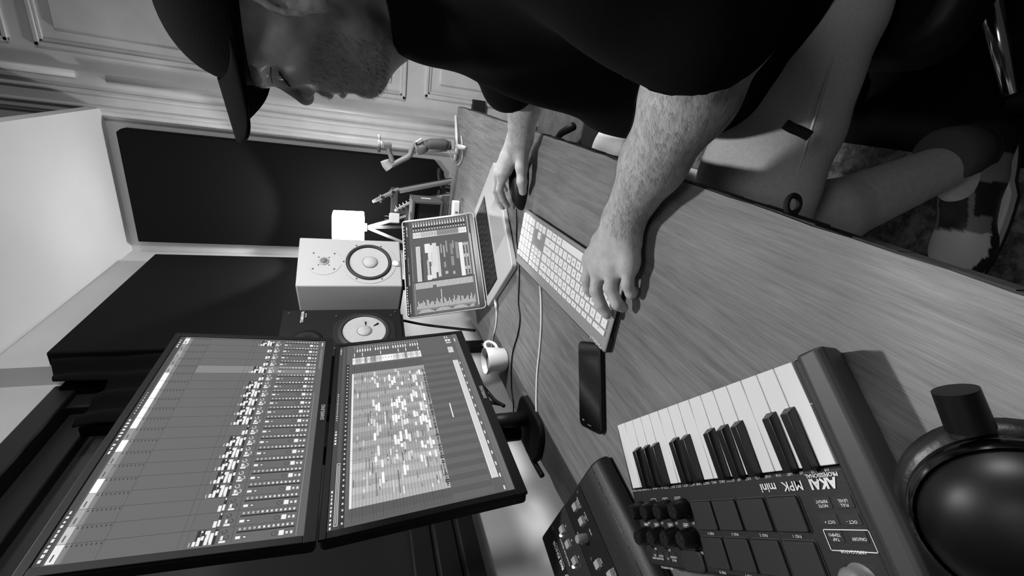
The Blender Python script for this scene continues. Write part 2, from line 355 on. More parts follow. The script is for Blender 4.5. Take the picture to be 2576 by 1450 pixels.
def ui_mixer():
    r = random.Random(5); o = [(0, 0, 1, 1, 104), (0, 0, 1, .032, 74)]
    dashes(o, .012, .155, .010, .021, 11, 235, r); dashes(o, .345, .395, .009, .022, 3, 240, r); dashes(o, .40, .50, .008, .022, 7, 235, r, .6)
    dashes(o, .52, .64, .012, .021, 9, 200, r, .4); dashes(o, .92, .985, .010, .020, 4, 235, r)
    o.append((.004, .034, .99, .0365, 60))
    head = [235, 200, 165, 190, 255, 150, 160, 255, 150, 255, 255, 255, 255, 255, 255, 170, 150, 165, 150, 235]
    for k in range(20):
        a = .006+.0493*k; e = a+.0493
        sel = k in (15,)
        if sel: o.append((a, .205, e, .955, 134))
        o.append((a, .038, e, .068, head[k])); o.append((a, .070, e, .088, 132)); 
        if head[k] < 240: o.append((a+.006, .048, a+.024, .054, 90))
        for j in range(8): o.append((e-.010, .075+.0165*j, e-.004, .079+.0165*j, 40)); o.append((a, .083+.0165*j, e, .0838+.0165*j, 92))
        full = not (k in (1, 2, 8, 14, 16, 17, 18))
        if full:
            o.append((a+.002, .526, a+.014, .529, 220)); o.append((a+.002, .545, e-.002, .560, 48)); o.append((a+.002, .565, e-.002, .580, 48)); o.append((a+.002, .615, e-.002, .628, 48))
            for (uu, vv, wd, hh) in ((.003, .538, .013, .012), (.003, .553, .024, .013), (.018, .567, .012, .010), (.003, .583, .022, .013), (.018, .585, .018, .012), (.034, .577, .010, .02), (.010, .600, .026, .014), (.003, .603, .014, .011), (.028, .618, .012, .010), (.04, .56, .005, .008)):
                o.append((a+uu, vv, min(a+uu+wd, e-.002), vv+hh, 240))
        else:
            o.append((a+.002, .615, e-.002, .628, 48)); o.append((a+.003, .598, a+.022, .612, 240)); o.append((a+.005, .616, a+.025, .626, 240)); o.append((a+.04, .618, e-.003, .624, 240))
        o.append((a+.004, .642, a+.010, .668, 240) ); o.append((a+.012, .645, a+.024, .655, 235))
        ring(o, a+.018, .668, .007, .012, 60 if k < 3 else 225); ring(o, a+.036, .655, .007, .012, 60 if k < 3 else 225)
        o.append((a+.002, .690, e-.002, .692, 66))
        o.append((a+.010, .706, a+.018, .726, 245)); o.append((a+.010, .735, a+.018, .752, 70)); o.append((a+.012, .738, a+.016, .749, 235))
        o.append((a+.028, .705, a+.0325, .955, 38))
        for j in range(12): o.append((a+.036, .712+.0205*j, a+.0425, .721+.0205*j, 235 if j > 3 else 190)); o.append((a+.0335, .716+.0205*j, a+.035, .718+.0205*j, 170))
        ring(o, a+.014, .868, .007, .013, 55, 0, 360, .2)
        o.append((a+.007, .888, a+.022, .910, 242)); o.append((a+.010, .918, a+.017, .928, 235)); o.append((a+.009, .938, a+.018, .948, 235))
        if k: o.append((a-.0006, .036, a+.0006, .955, 62))
    o += [(.006, .200, .985, .2015, 74), (.006, .486, .985, .4875, 74), (.006, .512, .985, .5132, 74), (.006, .634, .985, .6355, 70)]
    o += [(0, .957, 1, 1, 98), (.006, .962, .62, .968, 130), (.006, .9605, .99, .962, 60), (.78, .972, .93, .986, 122), (.955, .975, .985, .984, 225)]
    o += [(.987, 0, .99, 1, 70)]
    return o
def ui_arrange():
    r = random.Random(9); o = [(0, 0, 1, 1, 98), (0, 0, 1, .058, 70)]
    dashes(o, .007, .15, .008, .018, 10, 235, r); dashes(o, .345, .42, .007, .019, 5, 240, r); dashes(o, .47, .64, .008, .017, 14, 215, r, .5); dashes(o, .93, .985, .007, .017, 4, 235, r)
    o += [(.015, .030, .255, .049, 235), (.017, .0325, .253, .0465, 96), (.022, .037, .245, .042, 170), (.26, .030, .99, .049, 88), (0, .058, .84, .082, 52)]
    for k in range(36): o.append((.016+.0228*k, .066, .023+.0228*k, .075, 215))
    o.append((.03, .096, .82, .655, 92))
    for k in range(28): o.append((.063+.025*k, .103, .063+.025*(k+1), .652, (166, 158, 174, 150)[k % 4 if k < 12 else (k+1) % 4]+(18 if k < 8 else 0)))
    o.append((.063, .103, .76, .116, 236))
    rows = 30; rh = (.652-.118)/rows
    for i in range(rows):
        v = .118+rh*i; o.append((.012, v, .82, v+.0012, 74 if i % 3 else 44))
        for _ in range(r.randint(2, 7)):
            u = r.uniform(.07, .72); wd = r.choice((.008, .015, .03, .05)); g = r.choice((225, 205, 120, 95, 70))
            o.append((u, v+rh*.25, min(u+wd, .758), v+rh*(.8 if g > 200 else .5), g))
    for i in (7, 8, 9, 14, 15, 16, 17, 18, 19, 22, 23, 24, 25, 26, 27): 
        v = .118+rh*i
        u = r.uniform(.12, .3)
        while u < .74:
            wd = r.uniform(.015, .055); o.append((u, v+.001, min(u+wd, .758), v+rh-.001, r.choice((252, 236, 250, 215)))); u += wd+r.uniform(.01, .14)
    for k in range(90): 
        u = .07+.0075*k; hh = r.uniform(.002, .012); o.append((u, .640-hh, u+.005, .640+hh, 22 if k % 5 else 110))
    for u in (.255, .20, .30, .47): o.append((u, .103, u+.0008, .652, 60))
    v = .104
    for i, g in enumerate((240, 190, 190, 232, 150, 226, 160, 150, 215, 205, 250, 250, 250, 245, 222, 190, 232, 215, 150, 225, 205, 232, 200, 236)):
        o.append((.835, v, .885, v+.0222, g)); o.append((.855, v+.008, .872, v+.011, 60 if g > 170 else 40)); v += .0229
    o.append((.8335, .104, .8355, .655, 246))
    for i in range(26):
        v = .115+.0208*i; o.append((.935, v, .958, v+.010, 235 if i % 7 else 120)); o.append((.963, v, .968, v+.009, 150)); o.append((.974, v, .980, v+.008, 205))
        if i in (0, 3, 10, 17, 20, 25): o.append((.895, v, .925, v+.006, 240))
        o.append((.89, v+.0145, .984, v+.0155, 70))
    for k in range(34): o.append((.01+.0245*k, .657, .01+.0245*(k+1), .885, 92 if k % 2 else 102))
    o.append((.383, .7695, .469, .777, 235)); 
    for k in range(16): o.append((.386+.0052*k, .7675, .3885+.0052*k, .7695, 190))
    o += [(.063, .893, .767, .935, 226), (.063, .9045, .767, .906, 90), (.063, .9145, .767, .916, 90), (.063, .9245, .767, .926, 90), (.01, .905, .063, .906, 70), (.01, .925, .063, .926, 70)]
    for k in range(15): o.append((.01+.0515*k, .942, .026+.0515*k, .951, 220)); o.append((.063+.0128*k*3.6, .893, .0634+.0128*k*3.6, .935, 150))
    o += [(.835, .885, .885, .905, 225), (.835, .907, .885, .928, 215), (.855, .892, .872, .896, 60), (.92, .885, .932, .93, 200), (.94, .885, .958, .905, 235), (.94, .91, .958, .93, 235), (.966, .885, .99, .892, 235), (.966, .905, .99, .912, 220)]
    o += [(0, .958, 1, 1, 112), (.0, .958, 1, .9595, 60), (.006, .975, .99, .9765, 70), (.93, .965, .96, .975, 220)]
    return o
def ui_laptop():
    r = random.Random(12); o = [(0, 0, 1, 1, 96), (0, -.012, 1, .022, 14), (0, .022, 1, .075, 66)]
    dashes(o, .01, .30, -.004, .010, 11, 240, r, .85); dashes(o, .58, .97, -.005, .008, 11, 240, r, .7)
    dashes(o, .02, .12, .030, .042, 6, 225, r); dashes(o, .30, .42, .034, .05, 9, 225, r); dashes(o, .45, .60, .036, .046, 9, 190, r, .5); dashes(o, .83, .95, .036, .052, 5, 230, r, .9)
    o += [(.34, .078, .70, .086, 60)]
    dashes(o, .345, .70, .090, .096, 20, 215, r, .4)
    o += [(0, .098, .318, .985, 102), (.318, .085, .324, .97, 60), (.0, .100, .318, .118, 132)]
    for k in range(48):
        v = .128+.0172*k; L = .062*(1 if not (14 <= k <= 16) else .6); o.append((.316-L-.004, v, .312, v+.0095, 232))
        o.append((.052, v, .060+(.02+.05*abs(math.sin(k*.9))*r.uniform(.5, 1.5) + (.10 if k == 20 else 0)), v+.009, 225)); o.append((.038, v+.002, .048, v+.007, 215))
        if k < 46: o.append((.012-.0, v, .014+.03*abs(math.sin(k*.23))+r.uniform(0, .008), v+.009, 225))
    rows = 20
    for i in range(rows):
        v = .130+.0402*i; o.append((.325, v, .795, v+.0016, 66))
        g = 232 if i < 3 else (205 if i < 9 else (150 if i < 17 else 245)); o.append((.797, v, .860, v+.037, g)); o.append((.815, v+.012, .842, v+.017, 70))
        o.append((.880, v+.005, .896, v+.018, 235)); o.append((.90, v+.004, .92, v+.03, 40)); o.append((.925, v+.006, .952, v+.022, 238)); o.append((.957, v+.003, .966, v+.02, 205)); o.append((.972, v+.003, .980, v+.02, 180))
    o += [(.796, .130, .799, .934, 240), (.325, .160, .70, .222, 226), (.33, .176, .69, .180, 60), (.33, .196, .69, .200, 60), (.33, .212, .69, .215, 110), (.325, .225, .55, .232, 20), (.34, .240, .62, .246, 30)]
    for (u0, u1, v0, v1, g) in ((.62, .72, .29, .335, 245), (.60, .72, .335, .37, 240), (.56, .70, .37, .42, 232), (.52, .61, .33, .37, 235), (.40, .72, .40, .46, 225), (.46, .62, .37, .40, 220), (.34, .47, .36, .43, 228), (.35, .68, .46, .50, 215), (.38, .54, .31, .34, 205), (.33, .38, .30, .36, 235),
                                (.60, .70, .52, .54, 175), (.55, .68, .56, .58, 185), (.60, .73, .60, .62, 165), (.44, .50, .55, .58, 150), (.37, .40, .56, .60, 190), (.57, .69, .66, .70, 140), (.45, .55, .66, .70, 150), (.64, .72, .70, .72, 165), (.36, .39, .67, .70, 190), (.52, .70, .74, .78, 150)):
        o.append((u0, v0, u1, v1, g))
        for k in range(2): o.append((u0, v0+(v1-v0)*(.3+.35*k), u1, v0+(v1-v0)*(.3+.35*k)+.0015, 120))
    o.append((.33, .790, .69, .845, 244)); o.append((.34, .845, .69, .935, 170))
    for vv in (.862, .905):
        k = .345
        while k < .685: o.append((k, vv-.010, k+.007, vv+.010, 10 if int(k*100) % 13 > 2 else 200)); k += .0082
    for k in range(16): o.append((.35+.021*k, .79, .352+.021*k, .935, 190))
    o += [(.0, .940, .325, .958, 110), (.33, .955, .99, .965, 200), (.02, .970, .78, .982, 228), (.0, .985, 1, 1.0, 70)]
    return o
def put_ui(mb, w, h, items, depth=0):
    n = len(items)
    for k, it in enumerate(items):
        y = -depth-.0008*(k+1)/n
        if it[0] == 'ring':
            _, u, v, ru, rv, g, a0, a1, th = it; N = 9
            for j in range(N):
                q = []
                for aa, s in ((j, 1), (j+1, 1), (j+1, 1-th), (j, 1-th)):
                    a = R_(a0+(a1-a0)*aa/N); q.append(((u+ru*s*math.cos(a)-.5)*w, y, (.5-v-rv*s*math.sin(a))*h))
                mb.quad(q, g)
        else:
            u0, v0, u1, v1, g = it
            mb.quad([((u0-.5)*w, y, (.5-v1)*h), ((u1-.5)*w, y, (.5-v1)*h), ((u1-.5)*w, y, (.5-v0)*h), ((u0-.5)*w, y, (.5-v0)*h)], g)
W_, H_ = .531, .299
def monitor(loc, rot, label, ui, top_bez, bot_bez, side, flare):
    t = empty('monitor', label, 'monitor', loc, rot, None)
    b = MB(); w, h = W_/2, H_/2
    out = rrect(-w-side, -h-bot_bez, w+side, h+top_bez, .008)
    b.prism(out, -.022, -.0025); b.M = Matrix.Identity(4)
    for i, v in enumerate(b.v): b.v[i] = (v[0], -v[2]-.0, v[1])
    b.build('housing', mat('monitor_black', 10, .6, spec=.2), t, bevel=.002)
    b = MB()   # front bezel ring standing proud of the picture
    for a, c in (((-w-side, -.003, -h-bot_bez), (w+side, .003, -h)), ((-w-side, -.003, h), (w+side, .003, h+top_bez)), ((-w-side, -.003, -h), (-w, .003, h)), ((w, -.003, -h), (w+side, .003, h))): b.box(a, c)
    b.build('bezel', mat('bezel_black', 10, .6, spec=.2), t, bevel=.001)
    b = MB(); put_ui(b, W_, H_, ui, 0); b.build('display', SCREEN, t)
    text('logo', 'SAMSUNG', .0098, mat('logo_grey', 120, .5), t, Matrix.Translation((0, -.0034, -h-bot_bez*.5-.004))@Matrix.Rotation(R_(90), 4, 'X'), bold=.0003)
    b = MB(); b.box((-.06, .022, -.06), (.06, .034, .06)); b.build('mount_plate', BLACK, t, bevel=.003)
    return t
def rotm(rows): return Matrix(rows)
low = monitor((-.626, .752, .276+DT), rotm(((-.014, -.996, -.094), (1, -.015, .005), (-.007, -.094, .996))), 'lower black monitor showing the track arrangement, just above the desk', ui_arrange(), .011, .019, .012, 0)
upm = monitor((-.611, .746, .606+DT), rotm(((.010, -.996, .085), (1, .011, .001), (-.002, .085, .996))), 'upper black monitor showing the mixer channels, mounted above the other', ui_mixer(), .012, .018, .012, 0)
st = empty('monitor_stand', 'black clamp stand on the desk edge holding both monitors', 'stand', (-.70, .710, 0))
b = MB(); b.tube([(0, 0, DT+.03), (0, 0, DT+.80)], .018, 20); b.build('pole', BLACK, st, smooth=True)
b = MB(); b.prism(rrect(-.045, -.075, .068, .075, .04, 8), DT, DT+.013, top=rrect(-.040, -.070, .066, .070, .036, 8)); b.build('base', BLACK, st, bevel=.004)
b = MB(); b.box((-.03, -.03, DT-.06), (.05, .03, DT-.024)); b.box((-.045, -.03, DT-.06), (-.02, .03, DT+.01)); b.build('clamp', BLACK, st, bevel=.003)
for z, dx in ((.276, .034), (.606, .05)):
    b = MB(); b.box((-.02, -.03, DT+z-.03), (dx+.005, .03, DT+z+.03)); b.build('arm', BLACK, st, bevel=.006)
b = MB(); b.tube([(.040, .0, DT+.02), (.04, .0, DT+.11)], .017, 20); b.build('neck', BLACK, st, smooth=True)
text('marking', 'AMP', .016, mat('mark_grey', 110, .5), st, Matrix(((.25, 0, .97, .064), (.97, 0, -.25, .045), (0, 1, 0, DT+.001), (0, 0, 0, 1))), ext=.0002)

# ------------------------------------------------------------------ laptop
LX = Vector((.614, .788, 0)).normalized(); LZ = Vector((-.263, .158, .952)).normalized()
lap = empty('laptop', 'open silver laptop with a black bezel and a running music session, between speaker and keyboard', 'laptop', (-.4695, 1.2385, DT+.006))
w2, lh, ld = .175, .238, .242
ang = math.atan2(LX.y, LX.x); RZ = Matrix.Rotation(ang, 4, 'Z')
b = MB(); b.M = RZ; b.prism(rrect(-w2, -ld, w2, 0, .012), -.004, .0105, top=rrect(-w2, -ld, w2, 0, .012)); b.build('base', ALU, lap, bevel=.002)
b = MB(); b.M = RZ; b.box((-.145, -.122, .0102), (.145, -.014, .0108)); b.build('key_well', mat('key_well', 12, .7), lap)
b = MB(); b.M = RZ; b.box((-.07, -.232, .0104), (.07, -.136, .0108)); b.build('trackpad', mat('trackpad', 170, .3, metal=.3), lap)
rows = [[.0187]*14, [.0187]*13+[.028], [.028]+[.0187]*13, [.033]+[.0187]*11+[.033], [.042]+[.0187]*10+[.042], [.0187]*4+[.1]+[.0187]*5]
lapkeys = None
for j, row in enumerate(rows):
    s_ = .284/sum(row); x = -.142
    for i, kw in enumerate(row):
        kw *= s_; y1 = -.017-.0171*j
        k = MB(); k.M = RZ; k.box((x+.0012, y1-.0152, .0108), (x+kw-.0012, y1, .0121)); k.build('key', mat('dark_key', 22, .5), lap); x += kw
tilt = math.acos(max(-1, min(1, LZ.z)))
LM = RZ@Matrix.Translation((0, .003, .012))@Matrix.Rotation(-tilt, 4, 'X')
b = MB(); b.M = LM@Matrix.Rotation(R_(90), 4, 'X'); b.prism(rrect(-w2, 0, w2, lh, .012), -.005, 0); b.build('lid', ALU, lap, bevel=.0012)
b = MB(); b.M = LM@Matrix.Rotation(R_(90), 4, 'X'); b.prism(rrect(-w2+.0025, .003, w2-.0025, lh-.0025, .010), 0, .0006); b.build('screen_bezel', mat('screen_glass', 8, .2), lap)
b = MB(); b.M = LM@Matrix.Translation((0, -.0007, .124)); put_ui(b, .336, .216, ui_laptop(), 0); b.build('display', SCREEN, lap)
b = MB(); b.M = LM; b.tube([(-.15, .0, -.004), (.15, .0, -.004)], .005, 12); b.build('hinge', BLACK, lap, smooth=True)

# ------------------------------------------------------------------ full size keyboard
KO = Vector((-.240, .940, DT)); ka = R_(272.4)
kbd = empty('computer_keyboard', 'long white slim computer keyboard with silver frame lying under the left hand', 'keyboard', KO, (0, 0, 0))
kbd.rotation_euler = (0, 0, ka)   # local x: numpad side -> escape side ; local -y: away from the person
kb_u = .427/22.5; kd = .1023/5.72
def KB(x, y): return (x, -y)
tl = R_(2.2)
KM = Matrix.Rotation(-tl, 4, 'X')
b = MB(); b.M = Matrix.Translation((0, 0, .0085))@KM; b.prism([(-.006, .006), (-.006, -.125), (.434, -.125), (.434, .006)][::-1], -.003, .001); b.build('frame', mat('kb_silver', 150, .45, metal=.2), kbd, bevel=.002)
b = MB(); b.prism([(-.003, -.128), (.431, -.128), (.431, -.10), (-.003, -.10)], .0, .0125); b.prism([(-.003, -.10), (.431, -.10), (.431, .002), (-.003, .002)], .0005, .004); b.build('underside', mat('kb_grey', 60, .6), kbd, bevel=.003)
legends = []
def key(x, y, wu, hu, ch=None):
    """x in key units from the numpad edge, y in row depth units from the front"""
    x0 = x*kb_u+.0011; x1 = (x+wu)*kb_u-.0011; y0 = y*kd+.0009; y1 = (y+hu)*kd-.0009
    k = MB(); k.M = Matrix.Translation((0, 0, .0095))@KM
    k.prism([(x0, -y1), (x1, -y1), (x1, -y0), (x0, -y0)], 0, .0035, top=[(x0+.0006, -y1+.0006), (x1-.0006, -y1+.0006), (x1-.0006, -y0-.0006), (x0+.0006, -y0-.0006)])
    k.build('key', KEYW, kbd)
    if ch: legends.append((ch, .0062 if len(ch) == 1 else .0034, Matrix.Translation((0, 0, .0095))@KM@Matrix.Translation(((x0+x1)/2, -(y0+y1)/2+.002, .0036))@Matrix.Rotation(math.pi, 4, 'Z'), 0))
R0 = [('enter', 0, 0, 1, 2), ('.', 1, 0, 1, 1), ('0', 2, 0, 2, 1), ('3', 1, 1, 1, 1), ('2', 2, 1, 1, 1), ('1', 3, 1, 1, 1), ('+', 0, 2, 1, 1), ('6', 1, 2, 1, 1), ('5', 2, 2, 1, 1), ('4', 3, 2, 1, 1),
      ('-', 0, 3, 1, 1), ('9', 1, 3, 1, 1), ('8', 2, 3, 1, 1), ('7', 3, 3, 1, 1), ('*', 0, 4, 1, 1), ('/', 1, 4, 1, 1), ('=', 2, 4, 1, 1), ('clear', 3, 4, 1, 1)]
for ch, x, y, wu, hu in R0: key(x, y, wu, hu, ch)
for k in range(4): key(k, 5.05, 1, .65, 'F%d' % (19-k))
for k in range(3): key(4.25+k, 0, 1, 1, '<v>'[k]); key(4.25+k, 3, 1, 1, ('pg dn', 'end', 'del')[k]); key(4.25+k, 4, 1, 1, ('pg up', 'home', 'fn')[k]); key(4.25+k, 5.05, 1, .65, 'F%d' % (15-k))
key(5.25, 1, 1, 1, '^')
def row(y, seq, hu=1):
    x = 7.5
    for ch, wu in seq: key(x, y, wu, hu, ch); x += wu
row(0, [('ctrl', 1.5), ('option', 1.25), ('cmd', 1.25), (None, 6), ('cmd', 1.25), ('option', 1.25), ('control', 1.5), ])
row(1, [('shift', 2.75)]+[(c, 1) for c in '/.,MNBVCXZ']+[('shift', 2.25)])
row(2, [('return', 2.25)]+[(c, 1) for c in "';LKJHGFDSA"]+[('caps', 1.75)])
row(3, [('\\', 1.5)]+[(c, 1) for c in '][POIUYTREWQ']+[('tab', 1.5)])
row(4, [('delete', 2)]+[(c, 1) for c in '=-0987654321']+[('~', 1)])
x = 7.5
for k in range(12): key(x, 5.05, 1.07, .65, 'F%d' % (12-k)); x += 1.07
key(x, 5.05, 15-12.84, .65, 'esc')
join_text('key_legends', legends, DINK, kbd)
text('maker_mark', 'MACALLY', .0085, mat('mark_white', 215, .5), kbd, Matrix.Translation((.405, -.119, .0145))@Matrix.Rotation(math.pi, 4, 'Z'), bold=.0002)

# ------------------------------------------------------------------ phone
ph = empty('smartphone', 'black smartphone lying face up beside the end of the long keyboard', 'phone', (-.437, .532, DT+.0002))
A = pt(1452, 858, DT+.01); B = pt(1457, 1068, DT+.01); C_ = pt(1512, 1100, DT+.01); D_ = pt(1509, 866, DT+.01)
cx = (A+B+C_+D_)/4; lx = ((A+D_)/2-(B+C_)/2); L_ = lx.length; lx.normalize(); ph.location = (cx.x, cx.y, DT+.0002); ph.rotation_euler = (0, 0, math.atan2(lx.y, lx.x))
PWD = .074; L_ = min(max(L_, .145), .165)
b = MB(); b.prism(rrect(-L_/2, -PWD/2, L_/2, PWD/2, .012, 6), 0, .0095); b.build('case', BLACK, ph, bevel=.002)
b = MB(); b.prism(rrect(-L_/2+.003, -PWD/2+.003, L_/2-.003, PWD/2-.003, .010, 6), .0094, .0099); b.build('glass', GLOSS, ph)
b = MB(); b.box((-L_/2+.008, -.006, .0099), (-L_/2+.009, .006, .0100)); b.box((-L_/2+.012, .018, .0099), (-L_/2+.014, .024, .0100)); b.build('edge_marks', mat('mark_grey2', 150, .5), ph)

# ------------------------------------------------------------------ mug
mug = empty('mug', 'small white coffee mug standing at the desk edge behind the laptop', 'mug', (0, 0, 0))
mp = pt(1279, 903, DT); mug.location = (mp.x-.018, mp.y+.022, DT+.0003)
b = MB(); b.lathe([(0, 0), (.028, 0), (.032, .003), (.036, .046), (.0368, .057), (.0355, .058), (.034, .056), (.0325, .015), (.030, .006), (0, .006)], 36); b.build('cup', mat('porcelain', 228, .25), mug, smooth=True)
b = MB(); b.tube([(0.033*math.cos(1.0)+(.0)*0, 0, 0)]*1+[], .004) if False else None
hp = catmull([(.0, .034, .046), (.0, .052, .048), (.0, .060, .036), (.0, .052, .020), (.0, .033, .014)], 6)
b.tube(hp, .0045, 10); b.build('handle', MATS['porcelain'], mug, smooth=True)
b = MB(); b.lathe([(0, .044), (.033, .044)], 30); b.build('coffee', mat('coffee', 60, .2), mug)
mug.rotation_euler = (0, 0, R_(-25))

# ------------------------------------------------------------------ cables on the desk
def cable(name, pts, r, m, label, z=None):
    P = [Vector((p.x, p.y, p.z)) for p in pts]; b = MB(); b.tube(catmull(P, 8), r, 8)
    return tag(b.build(name, m, None, smooth=True), label, 'cable')
DK = lambda px, py, r=.0022: pt(px, py, DT+r)
WC = mat('white_cable', 225, .45)
cable('keyboard_cable', [DK(1358, 712), DK(1361, 760), DK(1361, 820), DK(1357, 880), DK(1351, 940), DK(1349, 1000), DK(1349, 1050), DK(1344, 1085), DK(1341, 1130)], .0022, WC, 'white cable running from the long keyboard along the desk to the stand base')
c1 = [DK(1247, 768, .006), DK(1249, 790, .004), DK(1247, 820), DK(1240, 850), DK(1237, 872), DK(1236, 890)]
cable('charging_cable', c1, .0022, WC, 'short white cable plugged into the laptop corner and passing behind the mug')
b = MB(); p0, p1 = pt(1246, 755, DT+.007), pt(1248, 775, DT+.007); b.tube([p0, p1], .0042, 10); b.build('plug', WHITE, bpy.data.objects['charging_cable'], smooth=True)
cable('mouse_cable', [DK(1299, 526, .006), DK(1300, 560, .003), DK(1299, 600, .0018), DK(1305, 650, .0018), DK(1306, 700, .0018), DK(1304, 760, .0018), DK(1308, 800, .0018), DK(1303, 840, .0018), DK(1290, 885, .0018), DK(1286, 930, .0018), DK(1287, 980, .0018), DK(1291, 1010, .0018), DK(1292, 1040, .0018)], .0018, BLACK, 'thin black mouse cable snaking past the mug to the stand')
def wcab(pts, r, label, x): return cable('signal_cable', [pt(a, b_, x=xx) for (a, b_), xx in zip(pts, x)], r, BLACK, label)
wcab([(1005, 805), (1060, 816), (1120, 824), (1195, 832)], .005, 'black cable hanging from the black speaker toward the desk back edge', [-.86, -.84, -.82, -.78])
wcab([(1200, 955), (1225, 985), (1245, 1008), (1268, 1022)], .005, 'upper of two black cables leaving the lower monitor behind the mug', [-.70, -.74, -.74, -.73])
wcab([(1205, 985), (1225, 1010), (1240, 1014), (1262, 1018)], .005, 'lower of two black cables leaving the lower monitor behind the mug', [-.69, -.74, -.75, -.735])
wcab([(1250, 1078), (1290, 1082), (1312, 1100), (1330, 1135), (1345, 1165), (1364, 1198)], .006, 'black cable looping below the stand base at the desk edge', [-.70, -.75, -.75, -.742, -.74, -.735])
b = MB(); a0 = pt(1182, 868, x=-.70); 
ad = empty('power_adapter', 'small black adapter with white letters behind the lower monitor by the mug', 'adapter', pt(1198, 876, x=-.745), (0, 0, 0))
b = MB(); b.box((-.012, -.013, -.030), (.012, .013, .026)); b.box((-.009, -.010, .026), (.009, .010, .05)); b.build('housing', BLACK, ad, bevel=.003)
text('marking', 'SA', .016, INK, ad, Matrix(((0, .0, 1, .0125), (1, 0, 0, 0), (0, 1, 0, -.028), (0, 0, 0, 1))), ext=.0002, bold=.0004)

# ------------------------------------------------------------------ studio speakers and stands
def disc_y(b, prof, cx_, cz): b.lathe([(r, y) for r, y in prof], 40, 'y', (cx_, 0, cz))
s7 = empty('studio_monitor_speaker', 'white two-way studio speaker with white woofer cone beside the lamp', 'speaker', (-.668, 1.442, DT+.228), (0, 0, R_(59.2)))
CAB = mat('speaker_white', 168, .55, bump=.15, bscale=700)
b = MB(); b.box((0, 0, 0), (.21, .284, .345)); b.build('cabinet', CAB, s7, bevel=.005, seg=3)
WX, WZ, TXX, TZ = .105, .112, .105, .262
b = MB(); disc_y(b, [(.094, -.0002), (.094, -.0015), (.086, -.0016), (.079, -.001)], WX, WZ); b.build('woofer_frame', CAB, s7, auto=True)
b = MB(); disc_y(b, [(.0795, -.0005), (.078, -.005), (.072, -.007), (.0665, -.0035), (.066, -.0008)], WX, WZ); b.build('surround', mat('rubber_black', 26, .6), s7, smooth=True)
b = MB(); disc_y(b, [(.0662, -.0012), (.060, .006-.010), (.03, .010-.014+.0), (.025, -.0045)], WX, WZ)
b = MB(); disc_y(b, [(.0662, -.0012), (.062, -.0008), (.045, -.0006), (.026, -.0004)], WX, WZ); b.build('cone', mat('cone_white', 172, .6, noise=.03, nscale=80), s7, smooth=True)
b = MB(); disc_y(b, [(.0250, -.0006), (.0245, -.0030), (.018, -.0068), (.009, -.0085), (0, -.009)], WX, WZ-.004); b.build('dust_cap', MATS['cone_white'], s7, smooth=True)
b = MB(); disc_y(b, [(.0262, -.0006), (.0262, -.0012), (.0250, -.0012)], WX, WZ-.004); b.build('cap_ring', mat('ring_dark', 70, .6), s7)
b = MB(); disc_y(b, [(.0585, -.0002), (.0585, -.0012), (.035, -.0013), (.022, -.0009), (.0175, -.0006)], TXX, TZ); b.build('tweeter_plate', CAB, s7, auto=True)
b = MB(); disc_y(b, [(.0175, -.0008), (.016, -.004), (.012, -.0035)], TXX, TZ); b.build('tweeter_ring', mat('tw_grey', 150, .5), s7, smooth=True)
b = MB(); disc_y(b, [(.012, -.003), (.009, -.0065), (0, -.0085)], TXX, TZ); b.build('tweeter_dome', mat('tw_mesh', 110, .6, bump=.4, bscale=2500), s7, smooth=True)
for cx_, cz, r, n, a0, sz in ((WX, WZ, .0855, 6, 90, .0030), (TXX, TZ, .048, 4, 45, .0030), (TXX, TZ, .024, 4, 45, .0022)):
    for k in range(n):
        a = R_(a0+360/n*k); b = MB(); b.lathe([(0, -.0022), (sz, -.0022), (sz, -.0005)], 12, 'y', (cx_+r*math.cos(a), 0, cz+r*math.sin(a))); b.build('screw', mat('screw_dark', 38, .5), s7)
b = MB(); b.box((.088, -.0035, .004), (.112, -.0002, .030)); b.build('badge', mat('badge_grey', 130, .5), s7, bevel=.002)
b = MB(); b.lathe([(0, -.005), (.009, -.0048), (.0105, -.0035)], 20, 'y', (.101, 0, .021)); b.build('power_light', mat('white_led', 240, .5, emit=2.0), s7)
ns = empty('studio_monitor_speaker', 'black studio speaker with white woofer cone beside the white one', 'speaker', (-.758, 1.443, DT+.232), (0, 0, R_(76)))
CABB = mat('speaker_black', 14, .6, spec=.2, bump=.2, bscale=500)
b = MB(); b.box((-.215, 0, 0), (0, .199, .382)); b.build('cabinet', CABB, ns, bevel=.003)
NX, NZ = -.112, .125
b = MB(); pl = [(NX+.097*math.cos(R_(22.5+45*k))*1.0, NZ+.108*math.sin(R_(22.5+45*k))) for k in range(8)]
b.prism(pl, .0002, .0025); b.v = [(x, -z, y) for x, y, z in b.v]; b.build('woofer_frame', mat('frame_black', 20, .5, spec=.3), ns, bevel=.0008)
b = MB(); disc_y(b, [(.086, -.0024), (.082, -.0055), (.075, -.0075), (.070, -.006), (.0685, -.003)], NX, NZ); b.build('surround', MATS['rubber_black'], ns, smooth=True)
b = MB(); disc_y(b, [(.0688, -.0032), (.050, -.0029), (.023, -.0027)], NX, NZ); b.build('cone', mat('cone_paper', 165, .75, noise=.08, nscale=150), ns, smooth=True)
b = MB(); disc_y(b, [(.023, -.003), (.0225, -.005), (.015, -.009), (0, -.011)], NX, NZ); b.build('dust_cap', MATS['cone_paper'], ns, smooth=True)
b = MB(); disc_y(b, [(.0245, -.0028), (.0245, -.0036), (.0228, -.0036)], NX, NZ); b.build('cap_ring', MATS['ring_dark'], ns)
for sx in (-.012, .014):
    b = MB(); b.tube([(NX+.024+sx*.2, -.0045, NZ-.018+sx), (NX+.036+sx*.3, -.0055, NZ-.026+sx*1.6)], [.0016, .0028], 8); b.build('lead_wire', BLACK, ns, smooth=True)
